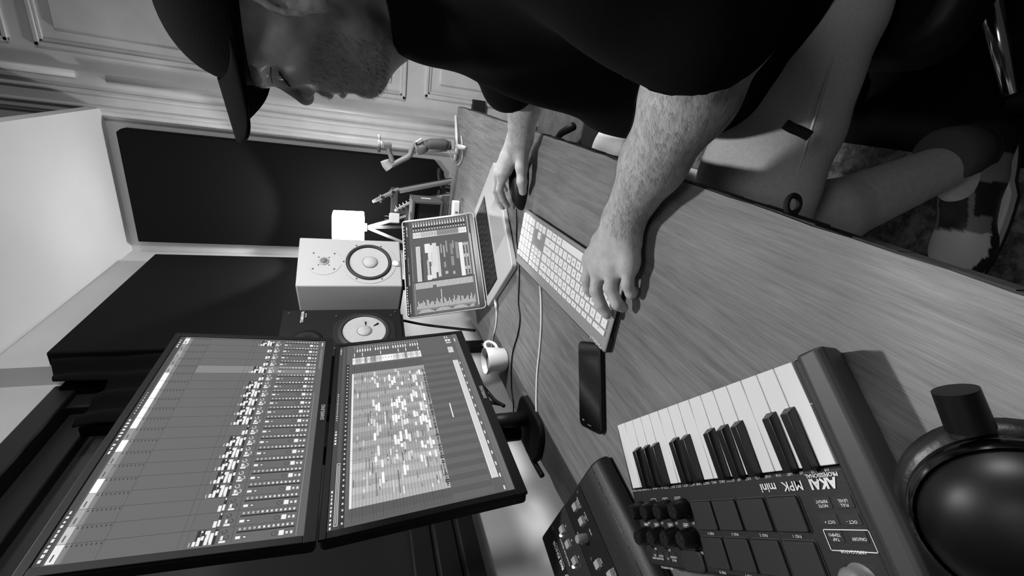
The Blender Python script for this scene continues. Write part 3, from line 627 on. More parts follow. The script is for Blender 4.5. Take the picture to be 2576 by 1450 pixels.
b = MB(); disc_y(b, [(.050, -.0004), (.050, -.002), (.036, -.0025), (.022, -.001), (.017, -.003), (.009, -.006), (0, -.0065)], -.15, .30); b.build('tweeter', MATS['frame_black'], ns, smooth=True)
for x, z in ((NX-.075, NZ-.09), (NX+.075, NZ-.09), (NX-.075, NZ+.09), (NX+.075, NZ+.09), (-.02, .362), (-.2, .362), (-.02, .02)):
    b = MB(); b.lathe([(0, -.0042), (.003, -.0042), (.003, -.0002)], 10, 'y', (x, 0, z)); b.build('screw', mat('screw_grey', 70, .4), ns)
text('logo', 'YAMAHA', .0135, mat('logo_white', 205, .5), ns, Matrix.Translation((-.036, -.0008, .316))@Matrix.Rotation(R_(90), 4, 'X'), bold=.0002)
text('model_line', 'NS-10M', .0055, MATS['logo_white'], ns, Matrix.Translation((-.028, -.0008, .308))@Matrix.Rotation(R_(90), 4, 'X'))
for (x, y, rz, wid, dp, lab, off) in ((-.668, 1.442, 59.2, .21, .284, 'black stand carrying the white speaker', (.105, .142)), (-.758, 1.443, 76, .215, .199, 'black stand carrying the black speaker', (-.1075, .1))):
    s = empty('speaker_stand', lab, 'stand', (x, y, 0), (0, 0, R_(rz))); z = DT+(.228 if off[0] > 0 else .232)
    ox, oy = off
    b = MB(); b.box((ox-.09, oy-.09, z-.008), (ox+.09, oy+.09, z-.0005)); b.build('top_plate', BLACK, s, bevel=.002)
    b = MB(); b.tube([(ox, oy, .012), (ox, oy, z-.008)], .022, 16); b.build('pole', BLACK, s, smooth=True)
    b = MB(); b.box((ox-.12, oy-.12, 0), (ox+.12, oy+.12, .012)); b.build('base_plate', BLACK, s, bevel=.002)

# ------------------------------------------------------------------ table lamp
la = empty('lamp', 'glowing white rounded square lamp on white tripod legs behind the white speaker', 'lamp', tuple(pt(875, 570, y=2.52)+Vector((0, 0, -.315))))
la.scale = (1.14, 1.14, 1.14)
LZZ = .20
b = MB(); b.prism(rrect(-.068, -.062, .068, .062, .02, 6), LZZ, LZZ+.145, top=rrect(-.066, -.060, .066, .060, .02, 6)); b.build('lamp_shade', mat('lamp_glow', 240, .5, emit=SHADE_EMIT), la, bevel=.006, seg=3)
b = MB(); b.prism(rrect(-.055, -.050, .055, .050, .015, 6), LZZ+.1455, LZZ+.147); b.build('shade_top', mat('lamp_glow', 240, .5), la)
b = MB(); b.prism(rrect(-.0695, -.0635, .0695, .0635, .021, 6), LZZ+.118, LZZ+.121); b.build('shade_seam', mat('seam_grey', 150, .6), la)
b = MB(); b.tube([(0, 0, LZZ), (0, 0, LZZ-.014)], .02, 16); b.build('socket', WHITE, la, smooth=True)
for k, (ex, ey) in enumerate(((.075, -.02), (-.06, -.05), (-.01, .07))):
    b = MB(); b.tube([(0, 0, LZZ-.012), (ex, ey, .0)], .008, 8); b.build('leg', WHITE, la, smooth=True)
b = MB(); b.tube(catmull([(0, 0, LZZ-.01), (.02, -.03, .15), (.05, -.05, .08), (.08, -.05, .06)], 6), .004, 8); b.build('lamp_cord', WC, la, smooth=True)
ul = bpy.data.lights.new('lamp_bulb_upward', 'SPOT'); ul.energy = 29; ul.spot_size = R_(99); ul.spot_blend = .25; ul.shadow_soft_size = .035
uo = bpy.data.objects.new('lamp_bulb_upward', ul); COL.objects.link(uo); uo.location = la.location+Vector((0, 0, (LZZ+.152)*1.14)); uo.rotation_euler = (math.pi, 0, 0)
pa = empty('plug_adapter', 'white plug adapter standing on the dark speaker beside the lamp', 'plug', pt(990, 549, y=2.12)+Vector((0, 0, .0)), (0, 0, R_(20)))
b = MB(); b.box((-.024, -.012, -.028), (.024, .012, .02)); b.build('body', WHITE, pa, bevel=.004)
for x in (-.008, .008):
    b = MB(); b.tube([(x, 0, .02), (x, 0, .042)], .0025, 8); b.build('pin', CHROME, pa, smooth=True)
# dark rack behind with a grey front rail
b = MB(); a = pt(1004, 470, y=2.38)
b.box((-.95, 2.10, 0), (-.66, 2.60, pt(875, 570, y=2.52).z-.316)); tag(b.build('amplifier_cabinet', mat('amp_black', 15, .8), None, bevel=.008), 'black cabinet behind the laptop supporting the lamp', 'cabinet')
b = MB(); r0 = pt(985, 472, y=2.62); r1 = pt(999, 548, y=2.62); b.box((r1.x, 2.62, r1.z), (r0.x, 2.64, r0.z)); b.box((r1.x+.02, 2.625, 0), (r1.x+.045, 2.638, r1.z)); tag(b.build('side_board', mat('grey_board', 62, .6), None, bevel=.002), 'narrow grey rail on a post behind the guitar headstocks', 'board')
# small open box with label
q0 = pt(1038, 505, y=1.98)
bx = empty('storage_box', 'grey open-fronted box with a small label beside the laptop screen', 'box', (q0.x, 1.98, q0.z))
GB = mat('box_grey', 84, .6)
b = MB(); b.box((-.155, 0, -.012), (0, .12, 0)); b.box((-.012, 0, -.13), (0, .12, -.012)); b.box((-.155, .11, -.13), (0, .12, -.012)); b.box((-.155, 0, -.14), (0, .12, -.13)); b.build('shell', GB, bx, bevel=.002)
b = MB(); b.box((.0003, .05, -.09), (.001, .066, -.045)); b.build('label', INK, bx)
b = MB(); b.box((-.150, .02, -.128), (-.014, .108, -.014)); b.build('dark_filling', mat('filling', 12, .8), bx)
b = MB(); b.box((q0.x-.19, 1.9, q0.z-.145-.1), (q0.x+.02, 2.04, q0.z-.142)); b.box((q0.x-.17, 1.92, 0), (q0.x, 2.04, q0.z-.245)); tag(b.build('box_pedestal', mat('ped_grey', 58, .7), None, bevel=.003), 'dark grey pedestal under the small labelled box', 'pedestal')
# white charger
cg = empty('charger', 'white rounded charger block lying on the desk beside the laptop screen', 'charger', (-.40, 1.66, DT+.0003), (0, 0, R_(12)))
pc = pt(1156, 512, DT); cg.location = (pc.x-.02, pc.y, DT+.0003)
b = MB(); b.prism(rrect(-.045, -.018, .03, .018, .008), 0, .027); b.build('body', WHITE, cg, bevel=.004)
b = MB(); b.box((-.02, -.0185, .008), (-.012, -.0182, .018)); b.build('marking', DINK, cg)

# ------------------------------------------------------------------ guitars on the far side
def guitar(name, label, hx, hy, neck_lo, tuners, y, lay):
    """hx: headstock tip pixel, neck_lo: pixel where neck meets the desk"""
    T = pt(*hx, y=y); N = pt(*neck_lo, y=y+lay); J = pt(*hy, y=y+.02)
    g = empty(name, label, 'guitar', (T.x, T.y, T.z))
    d = (N-J).normalized(); side = Vector((0.35, -.94, 0)); side = (side-d*side.dot(d)).normalized(); nrm = d.cross(side)
    if nrm.x < 0: nrm = -nrm
    def fr(p, dd):
        s = (side-dd*side.dot(dd)).normalized(); n = dd.cross(s); n = n if n.x > 0 else -n
        M = Matrix.Identity(4)
        for i in range(3): M[i][0] = s[i]; M[i][1] = n[i]; M[i][2] = dd[i]; M[i][3] = p[i]-T[i]
        return M
    Lfull = .62
    b = MB(); M0 = fr(J, d)
    def neck(u, v):
        a = math.pi*u; wd = .029+.006*v; return M0@Vector((wd*math.cos(a), -.024*math.sin(a), v*Lfull))
    b.grid(neck, 10, 6); b.build('neck', mat('maple', 176, .4), g, smooth=True)
    b = MB(); b.M = M0; b.box((-.0305, 0, 0), (.0305, .006, Lfull)); b.build('fretboard', mat('rosewood', 30, .5), g, bevel=.001)
    d2 = (J-T).normalized(); M1 = fr(T, d2); HL = (J-T).length
    b = MB(); b.M = M1
    if tuners == 4: poly = [(-.018, 0), (.018, 0), (.038, .02), (.038, HL*.75), (.028, HL), (-.028, HL), (-.038, HL*.75), (-.040, .02)]
    else: poly = [(-.042, .01), (-.02, 0), (.01, .006), (.026, HL*.2), (.036, HL*.8), (.028, HL), (-.028, HL), (-.028, HL*.85), (-.036, HL*.7), (-.034, HL*.3)]
    vs = [(x, -.007, z) for x, z in poly]+[(x, .007, z) for x, z in poly]; n = len(poly)
    b.add(vs, [tuple(range(n)), tuple(range(n, 2*n))[::-1]]+[(i, (i+1) % n, n+(i+1) % n, n+i) for i in range(n)]); b.build('headstock', MATS['maple'], g, bevel=.003)
    spots = [(-1, .3), (-1, .7), (1, .35), (1, .75)] if tuners == 4 else [(1, .12+.15*k) for k in range(6)]
    for sgn, t in spots:
        L2 = .03 if tuners == 4 else .016; b = MB(); b.M = M1
        x0 = sgn*.036; z = t*HL
        b.tube([(x0*.4, -.011, z), (x0+sgn*L2*.6, -.011, z)], .004 if tuners == 4 else .003, 8)
        b.tube([(x0+sgn*L2*.6, -.011, z), (x0+sgn*L2, -.011, z)], [.010, .011] if tuners == 4 else .006, 10)
        b.box((x0*.4-.008, -.014, z-.010), (x0*.4+.008, -.007, z+.010)); b.tube([(x0*.4, .007, z), (x0*.4, .018, z)], .003, 8)
        b.build('tuning_peg', CHROME, g, bevel=.0005)
    b = MB(); Mb = fr(J+d*Lfull, d); b.M = Mb
    out = [(0.03, -.02), (.10, -.06), (.13, .0), (.12, .08), (.15, .18), (.13, .27), (.05, .31), (-.05, .31), (-.13, .27), (-.15, .18), (-.12, .08), (-.13, .0), (-.09, -.04), (-.03, .0)]
    n = len(out); b.add([(x, -.02, z) for x, z in out]+[(x, .02, z) for x, z in out], [tuple(range(n)), tuple(range(n, 2*n))[::-1]]+[(i, (i+1) % n, n+(i+1) % n, n+i) for i in range(n)])
    b.build('body', mat('guitar_dark', 40, .3), g, bevel=.008)
    return g
guitar('bass_guitar', 'bass guitar with four large tuning pegs leaning nearest the door', (937, 508), (1003, 476), (1133, 452), 4, 2.46, .02)
guitar('electric_guitar', 'electric guitar with six tuning pegs in line, closest to the lamp', (993, 530), (1050, 502), (1133, 489), 6, 2.34, .02)
b = MB()
for dx in (0, .06): b.tube(catmull([pt(1106, 425+dx*900, y=2.72), pt(1104, 440+dx*900, y=2.7), pt(1112, 470+dx*700, y=2.68), pt(1135, 480+dx*700, y=2.68)], 5), .014, 8)
b.tube([(-.56, 2.68, .0), (-.56, 2.68, .62)], .014, 8)
tag(b.build('guitar_rack', mat('rack_black', 28, .5), None, smooth=True), 'dark padded tubular guitar rack behind the guitar necks', 'rack')

# ------------------------------------------------------------------ phone gimbal
gm = empty('phone_gimbal', 'grey handheld phone gimbal standing on its small tripod at the far desk end', 'gimbal', (0, 0, 0))
GG = mat('gimbal_grey', 132, .5); GD = mat('gimbal_grip', 78, .7); GL = mat('gimbal_light', 190, .45)
GY = 1.74
hub = pt(1137, 367, y=GY); gm.location = (hub.x, hub.y, DT)
def gp(px, py, dy=0): return pt(px, py, y=GY+dy)-Vector((hub.x, hub.y, DT))
b = MB(); b.tube([gp(1134, 366), gp(1118, 367)], [.016, .018], 16); b.build('mount', GD, gm, smooth=True)
b = MB(); b.tube([gp(1126, 366), gp(1118, 364), gp(1085, 363), gp(1068, 366)], [.018, .022, .021, .017], 18); b.build('handle', GD, gm, smooth=True)
b = MB(); b.tube([gp(1124, 374), gp(1070, 378)], .011, 12); b.build('trigger_spine', GG, gm, smooth=True)
a, c = gp(1045, 372), gp(1070, 370)
b = MB(); b.tube([gp(1044, 374), gp(1052, 372), gp(1064, 369), gp(1072, 369)], [.022, .027, .026, .018], 12); b.build('control_head', GG, gm, bevel=.003)
b = MB(); s1, s2 = gp(1045, 362, -.02), gp(1063, 350, -.02); b.tube([s1, s2], .009, 4); b.build('control_face', GL, gm, bevel=.002)
b = MB(); b.tube([gp(1049, 361, -.028), gp(1046, 363, -.028)], .006, 10); b.build('display_window', BLACK, gm)
b = MB(); b.tube(catmull([gp(1041, 366), gp(1036, 376), gp(1030, 392), gp(1010, 403), gp(985, 416)], 5), .010, 10); b.build('arm', GG, gm, smooth=True)
b = MB(); b.tube([gp(968, 404), gp(972, 414), gp(980, 424)], .017, 20); b.build('motor', GL, gm, auto=True)
b = MB(); b.tube(catmull([gp(988, 410), gp(984, 395), gp(979, 380), gp(979, 362)], 5), .009, 10); b.build('upper_arm', GG, gm, smooth=True)
b = MB(); b.tube([gp(983, 362), gp(965, 362)], .017, 18); b.build('roll_motor', GG, gm, auto=True)
b = MB(); b.tube([gp(963, 362), gp(958, 362)], .011, 12); b.tube([gp(953, 338), gp(956, 356)], .005, 8); b.tube([gp(955, 352), gp(954, 368)], .006, 8); b.build('phone_clamp', GL, gm, smooth=True)
b = MB(); b.tube([gp(955, 364), gp(953, 383)], .005, 8); b.build('clamp_pad', GD, gm, smooth=True)
def desk_leg(px, py, w_): 
    e = pt(px, py, DT+.007)-Vector((hub.x, hub.y, DT)); s = gp(1135, 366); b = MB(); b.tube([(s.x, s.y, .016), (e.x*.4, e.y*.4, .012), (e.x, e.y, .007)], [w_, w_, w_*.8], 8); b.build('tripod_leg', GL, gm, smooth=True)
desk_leg(1146, 292, .006); desk_leg(1170, 372, .009); 
b = MB(); b.tube([(0, 0, .014), (-.06, .05, .007)], .008, 8); b.build('tripod_leg', GL, gm, smooth=True)
lo = [gp(1130, 378), gp(1134, 392), gp(1140, 405), pt(1152, 415, DT+.004)-Vector((hub.x, hub.y, DT)), pt(1162, 400, DT+.004)-Vector((hub.x, hub.y, DT)), pt(1163, 370, DT+.004)-Vector((hub.x, hub.y, DT)), pt(1160, 342, DT+.004)-Vector((hub.x, hub.y, DT))]
b = MB(); b.tube(catmull(lo, 6), .0022, 6); b.build('wrist_strap', GL, gm, smooth=True)

# ------------------------------------------------------------------ pad keyboard controller
mk = empty('midi_controller', 'black mini piano keyboard with drum pads and knobs in the near corner of the desk', 'music keyboard', (-.170, .217, DT))
mk.rotation_euler = (0, 0, math.atan2(.617, -.787))
MBK = mat('controller_black', 27, .55, bump=.1, bscale=800)
TOP = .036
b = MB(); b.prism([(-.012, .003), (.297, .003), (.300, .175), (.004, .175), (-.012, .160)], .003, .024); b.prism([(-.012, .0835), (.297, .0835), (.297, .172), (-.012, .172)], .024, TOP-.0005); b.build('body', MBK, mk, bevel=.003)
b = MB(); b.prism([(.2955, .004), (.301, .006), (.304, .17), (.2955, .172)], .003, .033); b.build('end_cheek', mat('cheek_edge', 36, .4), mk, bevel=.002)
b = MB()
sec = [(-.0145, .048), (-.018, .050), (-.032, .048), (-.0362, .043), (-.030, .020), (-.020, .0), (-.0145, .0)]
n = len(sec); ysx = [(-.002, .0), (.003, 1), (.172, 1), (.18, .0)]
vs = [(x, -.002 if x < -.02 else .0, z) for x, z in sec]+[(x, .178, z) for x, z in sec]
b.add(vs, [tuple(range(n)), tuple(range(n, 2*n))[::-1]]+[(i, (i+1) % n, n+(i+1) % n, n+i) for i in range(n)]); b.build('end_cheek', mat('cheek_grey', 48, .5), mk, bevel=.004, seg=3)
b = MB(); b.box((-.0146, .001, .003), (-.006, .176, TOP+.006)); b.box((-.006, .001, .003), (-.003, .014, TOP+.001)); b.build('inner_rail', MBK, mk, bevel=.0015)
pitch = .294/15
for k in range(15):
    b = MB(); x0 = k*pitch+.0004; x1 = (k+1)*pitch-.0004
    i = k % 7; cl = i in (1, 2, 4, 5, 6); cr = (i in (0, 1, 3, 4, 5)) and k < 14
    if k == 14: cl = False
    xl = x0+(.0045 if cl else 0); xr = x1-(.0045 if cr else 0)
    z0, z1 = .014, TOP
    pl = [(x0, 0), (x1, 0), (x1, .036), (xr, .036), (xr, .0825), (xl, .0825), (xl, .036), (x0, .036)]
    b.prism(pl, z0, z1); b.build('white_key', mat('piano_white', 226, .3), mk, bevel=.0007)
for k in (0, 1, 3, 4, 5, 7, 8, 10, 11, 12):
    b = MB(); xc = (k+1)*pitch; hw = .0049
    b.add([(xc-hw-.0006, .0345, TOP), (xc+hw+.0006, .0345, TOP), (xc+hw, .084, TOP), (xc-hw, .084, TOP), (xc-hw+.0008, .0395, TOP+.0095), (xc+hw-.0008, .0395, TOP+.0095), (xc+hw-.001, .084, TOP+.0085), (xc-hw+.001, .084, TOP+.0085)],
          [(0, 3, 2, 1), (4, 5, 6, 7), (0, 1, 5, 4), (1, 2, 6, 5), (2, 3, 7, 6), (3, 0, 4, 7)])
    b.add([(xc-hw-.0004, .0345, TOP-.01), (xc+hw+.0004, .0345, TOP-.01), (xc+hw, .084, TOP-.01), (xc-hw, .084, TOP-.01), (xc-hw-.0004, .0345, TOP), (xc+hw+.0004, .0345, TOP), (xc+hw, .084, TOP), (xc-hw, .084, TOP)], [(0, 1, 5, 4), (1, 2, 6, 5), (2, 3, 7, 6), (3, 0, 4, 7)])
    b.build('black_key', mat('piano_black', 16, .3), mk, bevel=.0006)
PAD = mat('pad_rubber', 34, .6)
for y0, y1 in ((.1025, .130), (.1365, .165)):
    for k in range(4):
        b = MB(); x0 = (.0115, .0455, .0810, .1165)[k]+.0345
        x0 = (.0455, .0810, .1165, .1510)[k]
        b.prism(rrect(x0, y0, x0+.0315, y1, .002), TOP-.0005, TOP+.0035); b.build('drum_pad', PAD, mk, bevel=.001)
        b = MB(); f = rrect(x0-.0010, y0-.0010, x0+.0325, y1+.0010, .003); g_ = rrect(x0-.0002, y0-.0002, x0+.0317, y1+.0002, .0022); n = len(f)
        b.add([(x, y, TOP+.0004) for x, y in f]+[(x, y, TOP+.0004) for x, y in g_], [(i, (i+1) % n, n+(i+1) % n, n+i) for i in range(n)]); b.build('pad_rim', mat('pad_rim', 62, .5), mk)
for y in (.1090, .1375):
    for x in (.197, .2265, .2545, .2825):
        b = MB(); b.lathe([(0, TOP+.0185), (.0075, TOP+.0185), (.0088, TOP+.0165), (.0105, TOP+.004), (.0110, TOP-.0004)], 28, 'z', (x, y, 0)); kn = b.build('knob', mat('knob_black', 20, .35), mk, auto=True)
        b = MB()
        for aa in (30, 120, 210, 300):
            a = R_(aa); b.add([(x, y, TOP+.0188), (x+.006*math.cos(a-.12), y+.006*math.sin(a-.12), TOP+.0188), (x+.006*math.cos(a+.12), y+.006*math.sin(a+.12), TOP+.0188)], [(0, 1, 2)])
        b.build('cap_shine', mat('knob_metal', 130, .25, metal=.9), kn)
def mtext(s, size, x, y, rz=0, bold=0): return (s, size, Matrix.Translation((x, y, TOP+.0003))@Matrix.Rotation(R_(rz), 4, 'Z'), bold)
it = [('AKAI', .0105, Matrix.Translation((.018, .0915, TOP+.0003)), .0005), ('MPK', .0105, Matrix.Translation((.0465, .0915, TOP+.0003)), .0001), ('mini', .0105, Matrix.Translation((.072, .0915, TOP+.0003)), .0002),
      ('PROFESSIONAL', .0042, Matrix.Translation((.0165, .0875, TOP+.0003)), .0001)]
for k, s in enumerate(('1/4', '1/4T', '1/8', '1/8T', '1/16', '1/16T', '1/32', '1/32T', 'UP', 'DOWN', 'EXCL', 'INCL', 'ORDER', 'RAND', 'LATCH', 'OCT 1', 'OCT 2', 'OCT 3', 'OCT 4', 'SWG 50%', 'SWG 55%', 'SWG 57%', 'SWG 59%', 'SWG 61%', 'SWG 64%')):
    it.append(mtext(s, .0032 if len(s) < 6 else .0024, .0095+.0117*k, .0848))
for k, x in enumerate((.0612, .0967, .1322, .1667)): it.append(mtext('PAD %d' % (k+1), .0034, x, .1322)); it.append(mtext('PAD %d' % (k+5), .0034, x, .1672))
for k, x in enumerate((.190, .2195, .2475, .2755)): it.append(mtext('K%d' % (k+1), .0036, x, .1225)); it.append(mtext('K%d' % (k+5), .0036, x, .151))
for s, x, y in (('NOTE\nREPEAT', .0255, .110), ('FULL\nLEVEL', .0075, .110), ('OCT +', .0255, .1215), ('OCT -', .0075, .1215), ('TAP\nTEMPO', .0262, .1335), ('ON/OFF', .0075, .1328), ('ARPEGGIATOR', .0165, .1415), ('PAD CONTROLS', .262, .1705), ('PROG\nCHANGE', .243, .1615), ('CC', .2545, .1605), ('PROG\nSELECT', .2680, .1615), ('PAD BANK\nA/B', .2800, .1615)):
    it.append(mtext(s, .0031, x, y))
it.append(mtext('LATCH', .0026, .205, .0975)); it.append(mtext('SYNC', .0026, .229, .0975)); it.append(mtext('+', .003, .253, .0975))
join_text('panel_lettering', it, INK, mk)
b = MB()
def outline(b, x0, y0, x1, y1, t=.0006, z=TOP+.0003):
    for a, c in (((x0, y0), (x1, y0+t)), ((x0, y1-t), (x1, y1)), ((x0, y0), (x0+t, y1)), ((x1-t, y0), (x1, y1))): b.box((a[0], a[1], z-.0002), (c[0], c[1], z))
outline(b, -.0025, .1275, .0345, .1425)
for x in (.205, .229, .253): outline(b, x-.0055, .0965, x+.0055, .1005, .0004)
for x in (.204, .2325, .2605, .283): outline(b, x-.0045, .1238, x+.0045, .1278, .0004); b.box((x-.003, .1252, TOP), (x+.003, .1264, TOP+.0003))
b.build('panel_lines', INK, mk)
for x, y, w_, h_ in ((.0255, .1085, .0075, .0045), (.0075, .1085, .0075, .0045), (.0255, .1205, .0075, .004), (.0075, .1205, .0075, .004), (.0262, .1322, .0065, .004), (.0075, .1322, .0065, .004), (.243, .160, .0052, .0055), (.2555, .160, .0048, .0055), (.2680, .160, .0048, .0055), (.2800, .160, .0048, .0055)):
    b = MB(); b.prism(rrect(x-w_, y-h_, x+w_, y+h_, .001), TOP-.001, TOP+.0001); b.build('button', PAD, mk)
b = MB(); b.prism(rrect(.190, .150, .226, .172, .006), TOP-.001, TOP+.003); b.build('joystick_well', PAD, mk, bevel=.002)
b = MB(); b.lathe([(0, TOP+.017), (.008, TOP+.0155), (.011, TOP+.010), (.009, TOP+.003), (.012, TOP-.0003)], 24, 'z', (.019, .1615, 0)); b.build('joystick', mat('joystick_grey', 105, .5), mk, smooth=True)

# ------------------------------------------------------------------ monitor controller box with big knob
bk = empty('monitor_controller', 'dark sloping control box with pale square buttons beside the mini piano keyboard', 'audio controller', (-.548, .442, DT))
bk.rotation_euler = (0, 0, R_(80))      # local x along the front (towards +y world), local y away from the user
BKM = mat('bk_body', 30, .5, bump=.15, bscale=500); BKP = mat('bk_panel', 15, .45); BKG = mat('bk_strip', 33, .55)
BW, z0_, z1_, BD = .20, .040, .062, .185
def bkz(y): return z0_+(z1_-z0_)*(y-.03)/(BD-.03)
b = MB()
sec = [(-.048, 0), (-.054, .010), (-.048, .023), (-.034, .031), (-.012, .0345), (.03, z0_), (BD, z1_), (BD+.012, .045), (BD+.012, 0)]
n = len(sec); b.add([(-BW, y, z) for y, z in sec]+[(.0, y, z) for y, z in sec], [tuple(range(n)), tuple(range(n, 2*n))[::-1]]+[(i, (i+1) % n, n+(i+1) % n, n+i) for i in range(n)])
b.build('case', BKM, bk, bevel=.005, seg=3)
sl = math.atan2(z1_-z0_, BD-.03)
PM = Matrix.Translation((0, .03, z0_))@Matrix.Rotation(sl, 4, 'X')
b = MB(); b.M = PM; b.box((-BW+.004, -.016, .0004), (-.006, .146, .0012)); b.build('panel', BKP, bk)
b = MB(); b.M = PM; b.box((-BW+.004, .045, .0012), (-.006, .106, .0018)); b.build('select_strip', BKG, bk)
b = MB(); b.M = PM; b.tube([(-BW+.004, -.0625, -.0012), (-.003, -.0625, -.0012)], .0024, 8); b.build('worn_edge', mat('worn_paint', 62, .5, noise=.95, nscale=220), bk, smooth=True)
BTN = mat('bk_button', 165, .45)
def btn(x, y, s=.0075):
    b = MB(); b.M = PM; b.prism(rrect(x-s, y-s, x+s, y+s, .0012), .001, .006, top=rrect(x-s+.0012, y-s+.0012, x+s-.0012, y+s-.0012, .001)); b.build('button', BTN, bk)
for x, y in ((-.025, .015), (-.050, .013), (-.030, .076), (-.055, .074), (-.082, .072), (-.113, .017), (-.137, -.003)): btn(x, y, .0066)
for x, y in ((-.034, .0865), (-.086, .0825)):
    b = MB(); b.M = PM; b.lathe([(0, .0055), (.0022, .0045), (.0024, .0015)], 12, 'z', (x, y, 0)); b.build('indicator_light', mat('led_white', 250, .4, emit=3.0), bk)
b = MB(); b.M = PM; b.lathe([(0, .019), (.0055, .0185), (.0065, .017), (.0070, .001)], 20, 'z', (-.072, .022, 0)); b.build('level_knob', mat('bk_knob', 150, .35), bk, auto=True)
b = MB(); b.M = PM; b.lathe([(0, .022), (.028, .022), (.032, .019), (.034, .001)], 36, 'z', (-.150, .062, 0)); b.build('volume_knob', mat('bk_bigknob', 46, .4), bk, auto=True)
tx = []
def pt_(s, sz, x, y, bold=0): tx.append((s, sz, PM@Matrix.Translation((x, y, .0020)), bold))
pt_('PHONES\nTO STEREO', .0036, -.025, .0045); pt_('TO\n2-TRACK', .0036, -.050, .0015); pt_('LEVEL', .0040, -.072, .003); pt_('TALKBACK', .0040, -.064, .036); pt_('MONITOR SELECT', .0054, -.058, .091); pt_('BIG KNOB', .0100, -.052, .113, .0003); pt_('STUDIO MONITOR CONTROLLER', .0026, -.054, .1085)
pt_('C', .005, -.030, .062); pt_('B', .005, -.055, .060); pt_('A', .005, -.082, .058); pt_('DIM', .0040, -.113, .0055); pt_('MUTE', .0040, -.137, -.0145)
join_text('panel_lettering', tx, INK, bk)
b = MB(); b.M = PM; b.lathe([(.0095, .0013), (.0095, .0019), (.0105, .0019), (.0105, .0013)], 30, 'z', (-.094, .116, 0)); b.box((-.098, .113, .0015), (-.0965, .120, .0019)); b.box((-.092, .112, .0015), (-.0905, .120, .0019)); b.tube([(-.099, .120, .0017), (-.089, .112, .0017)], .0006, 6)
b.build('emblem', INK, bk)
for x, y in ((-.012, -.006), (-.012, .104), (-.100, .028), (-.100, .100), (-.093, .062)):
    b = MB(); b.M = PM; b.lathe([(0, .003), (.0028, .0027), (.003, .001)], 12, 'z', (x, y, 0)); b.build('screw', MATS['screw_grey'], bk)

# ------------------------------------------------------------------ headphones
hp_ = empty('headphones', 'black over-ear headphones lying in the near corner of the desk', 'headphones', (-.149, .074, DT))
hp_.scale = (.95, .95, .95)
HB = mat('headphone_black', 9, .42, spec=.3); HL_ = mat('headphone_leather', 20, .4, bump=.5, bscale=60)
ax = Vector((.45, .25, .86)).normalized()
def frameM(p, z, hint=Vector((0, 1, 0))):
    z = z.normalized(); x = (hint-z*hint.dot(z)).normalized(); y = z.cross(x); M = Matrix.Identity(4)
    for i in range(3): M[i][0] = x[i]; M[i][1] = y[i]; M[i][2] = z[i]; M[i][3] = p[i]
    return M
CU = Vector((-.015, -.018, .062))
b = MB(); b.M = frameM(CU, Vector((.1, -.55, .83)), Vector((1, 0, 0))); b.lathe([(0, .028), (.020, .026), (.036, .018), (.045, .006), (.047, -.004), (.044, -.012), (0, -.013)], 40); b.build('ear_cup', HB, hp_, smooth=True)
b = MB(); b.M = frameM(CU, Vector((.1, -.55, .83)), Vector((1, 0, 0)))
b.lathe([(.0475, .005), (.0495, .001), (.0495, -.007), (.0475, -.009)], 48); b.build('chrome_band', mat('smoke_chrome', 70, .2, metal=1), hp_, smooth=True)
b = MB(); b.M = frameM(CU, Vector((.1, -.55, .83)), Vector((1, 0, 0)))
b.lathe([(.040, -.011), (.050, -.013), (.054, -.022), (.049, -.033), (.034, -.035), (.030, -.025), (.032, -.012)], 40); b.build('ear_pad', HL_, hp_, smooth=True)
b = MB(); q1, q2 = Vector((.022, .021, .072)), Vector((.040, .034, .078)); b.tube([q1, q2], [.0112, .0108], 28); b.build('swivel', HB, hp_, auto=True)
b = MB(); b.tube(catmull([(-.048, .015, .06), (-.065, -.02, .055), (-.07, -.06, .04), (-.05, -.11, .02), (-.02, -.14, .012)], 8), .006, 10); b.build('headband', HL_, hp_, smooth=True)
b = MB(); b.tube([(-.042, .026, .066), (-.036, .034, .060)], .006, 10); b.build('joint', HB, hp_, smooth=True)
cable('headphone_cable', [pt(2400, 1450, DT+.003), pt(2470, 1410, DT+.003), pt(2540, 1378, DT+.003), pt(2620, 1370, DT+.003)], .0028, BLACK, 'black headphone cable at the near corner of the desk')

# ------------------------------------------------------------------ things behind the desk
cb = empty('wooden_cabinet', 'grey-brown wooden cabinet standing behind the person, beyond the desk edge', 'cabinet', (.0, 1.62, 0))
b = MB(); b.box((-.13, -.22, 0), (.50, .19, .42)); b.build('body', mat_wood('cabinet_wood', 70, 120, (3, 3, 30), knots=False), cb, bevel=.004)
b = MB(); b.tube(catmull([(-.02, -.03, .42), (-.0, -.05, .47), (.05, -.055, .52), (.09, -.05, .55)], 6), [.012]*12+[.012, .012, .013, .014, .014, .013, .012], 10) if False else b.tube([tuple(pt(1398, 352, z=.47)-Vector((0, 1.62, 0))), tuple(pt(1412, 335, z=.47)-Vector((0, 1.62, 0))), tuple(pt(1442, 318, z=.46)-Vector((0, 1.62, 0)))], [.010, .012, .014], 10); b.build('handle', BLACK, cb, smooth=True)
b = MB(); b.box((-.36, 1.18, 0), (-.145, 1.62, .45)); tag(b.build('equipment_case', mat('case_black', 14, .6), None, bevel=.006), 'black box on the floor behind the desk, right of the mouse hand', 'box')
rg = MB(); rc = pt(1990, 526, DT-.012); rg.M = Matrix.Translation((-.0535, rc.y, DT-.010))@Matrix.Rotation(R_(90), 4, 'Y')@Matrix.Rotation(R_(20), 4, 'X')
rg.M = Matrix.Translation((-.054, rc.y, DT-.012))@Matrix.Rotation(R_(15), 4, 'Z')@Matrix.Rotation(R_(90), 4, 'X')@Matrix.Identity(4)
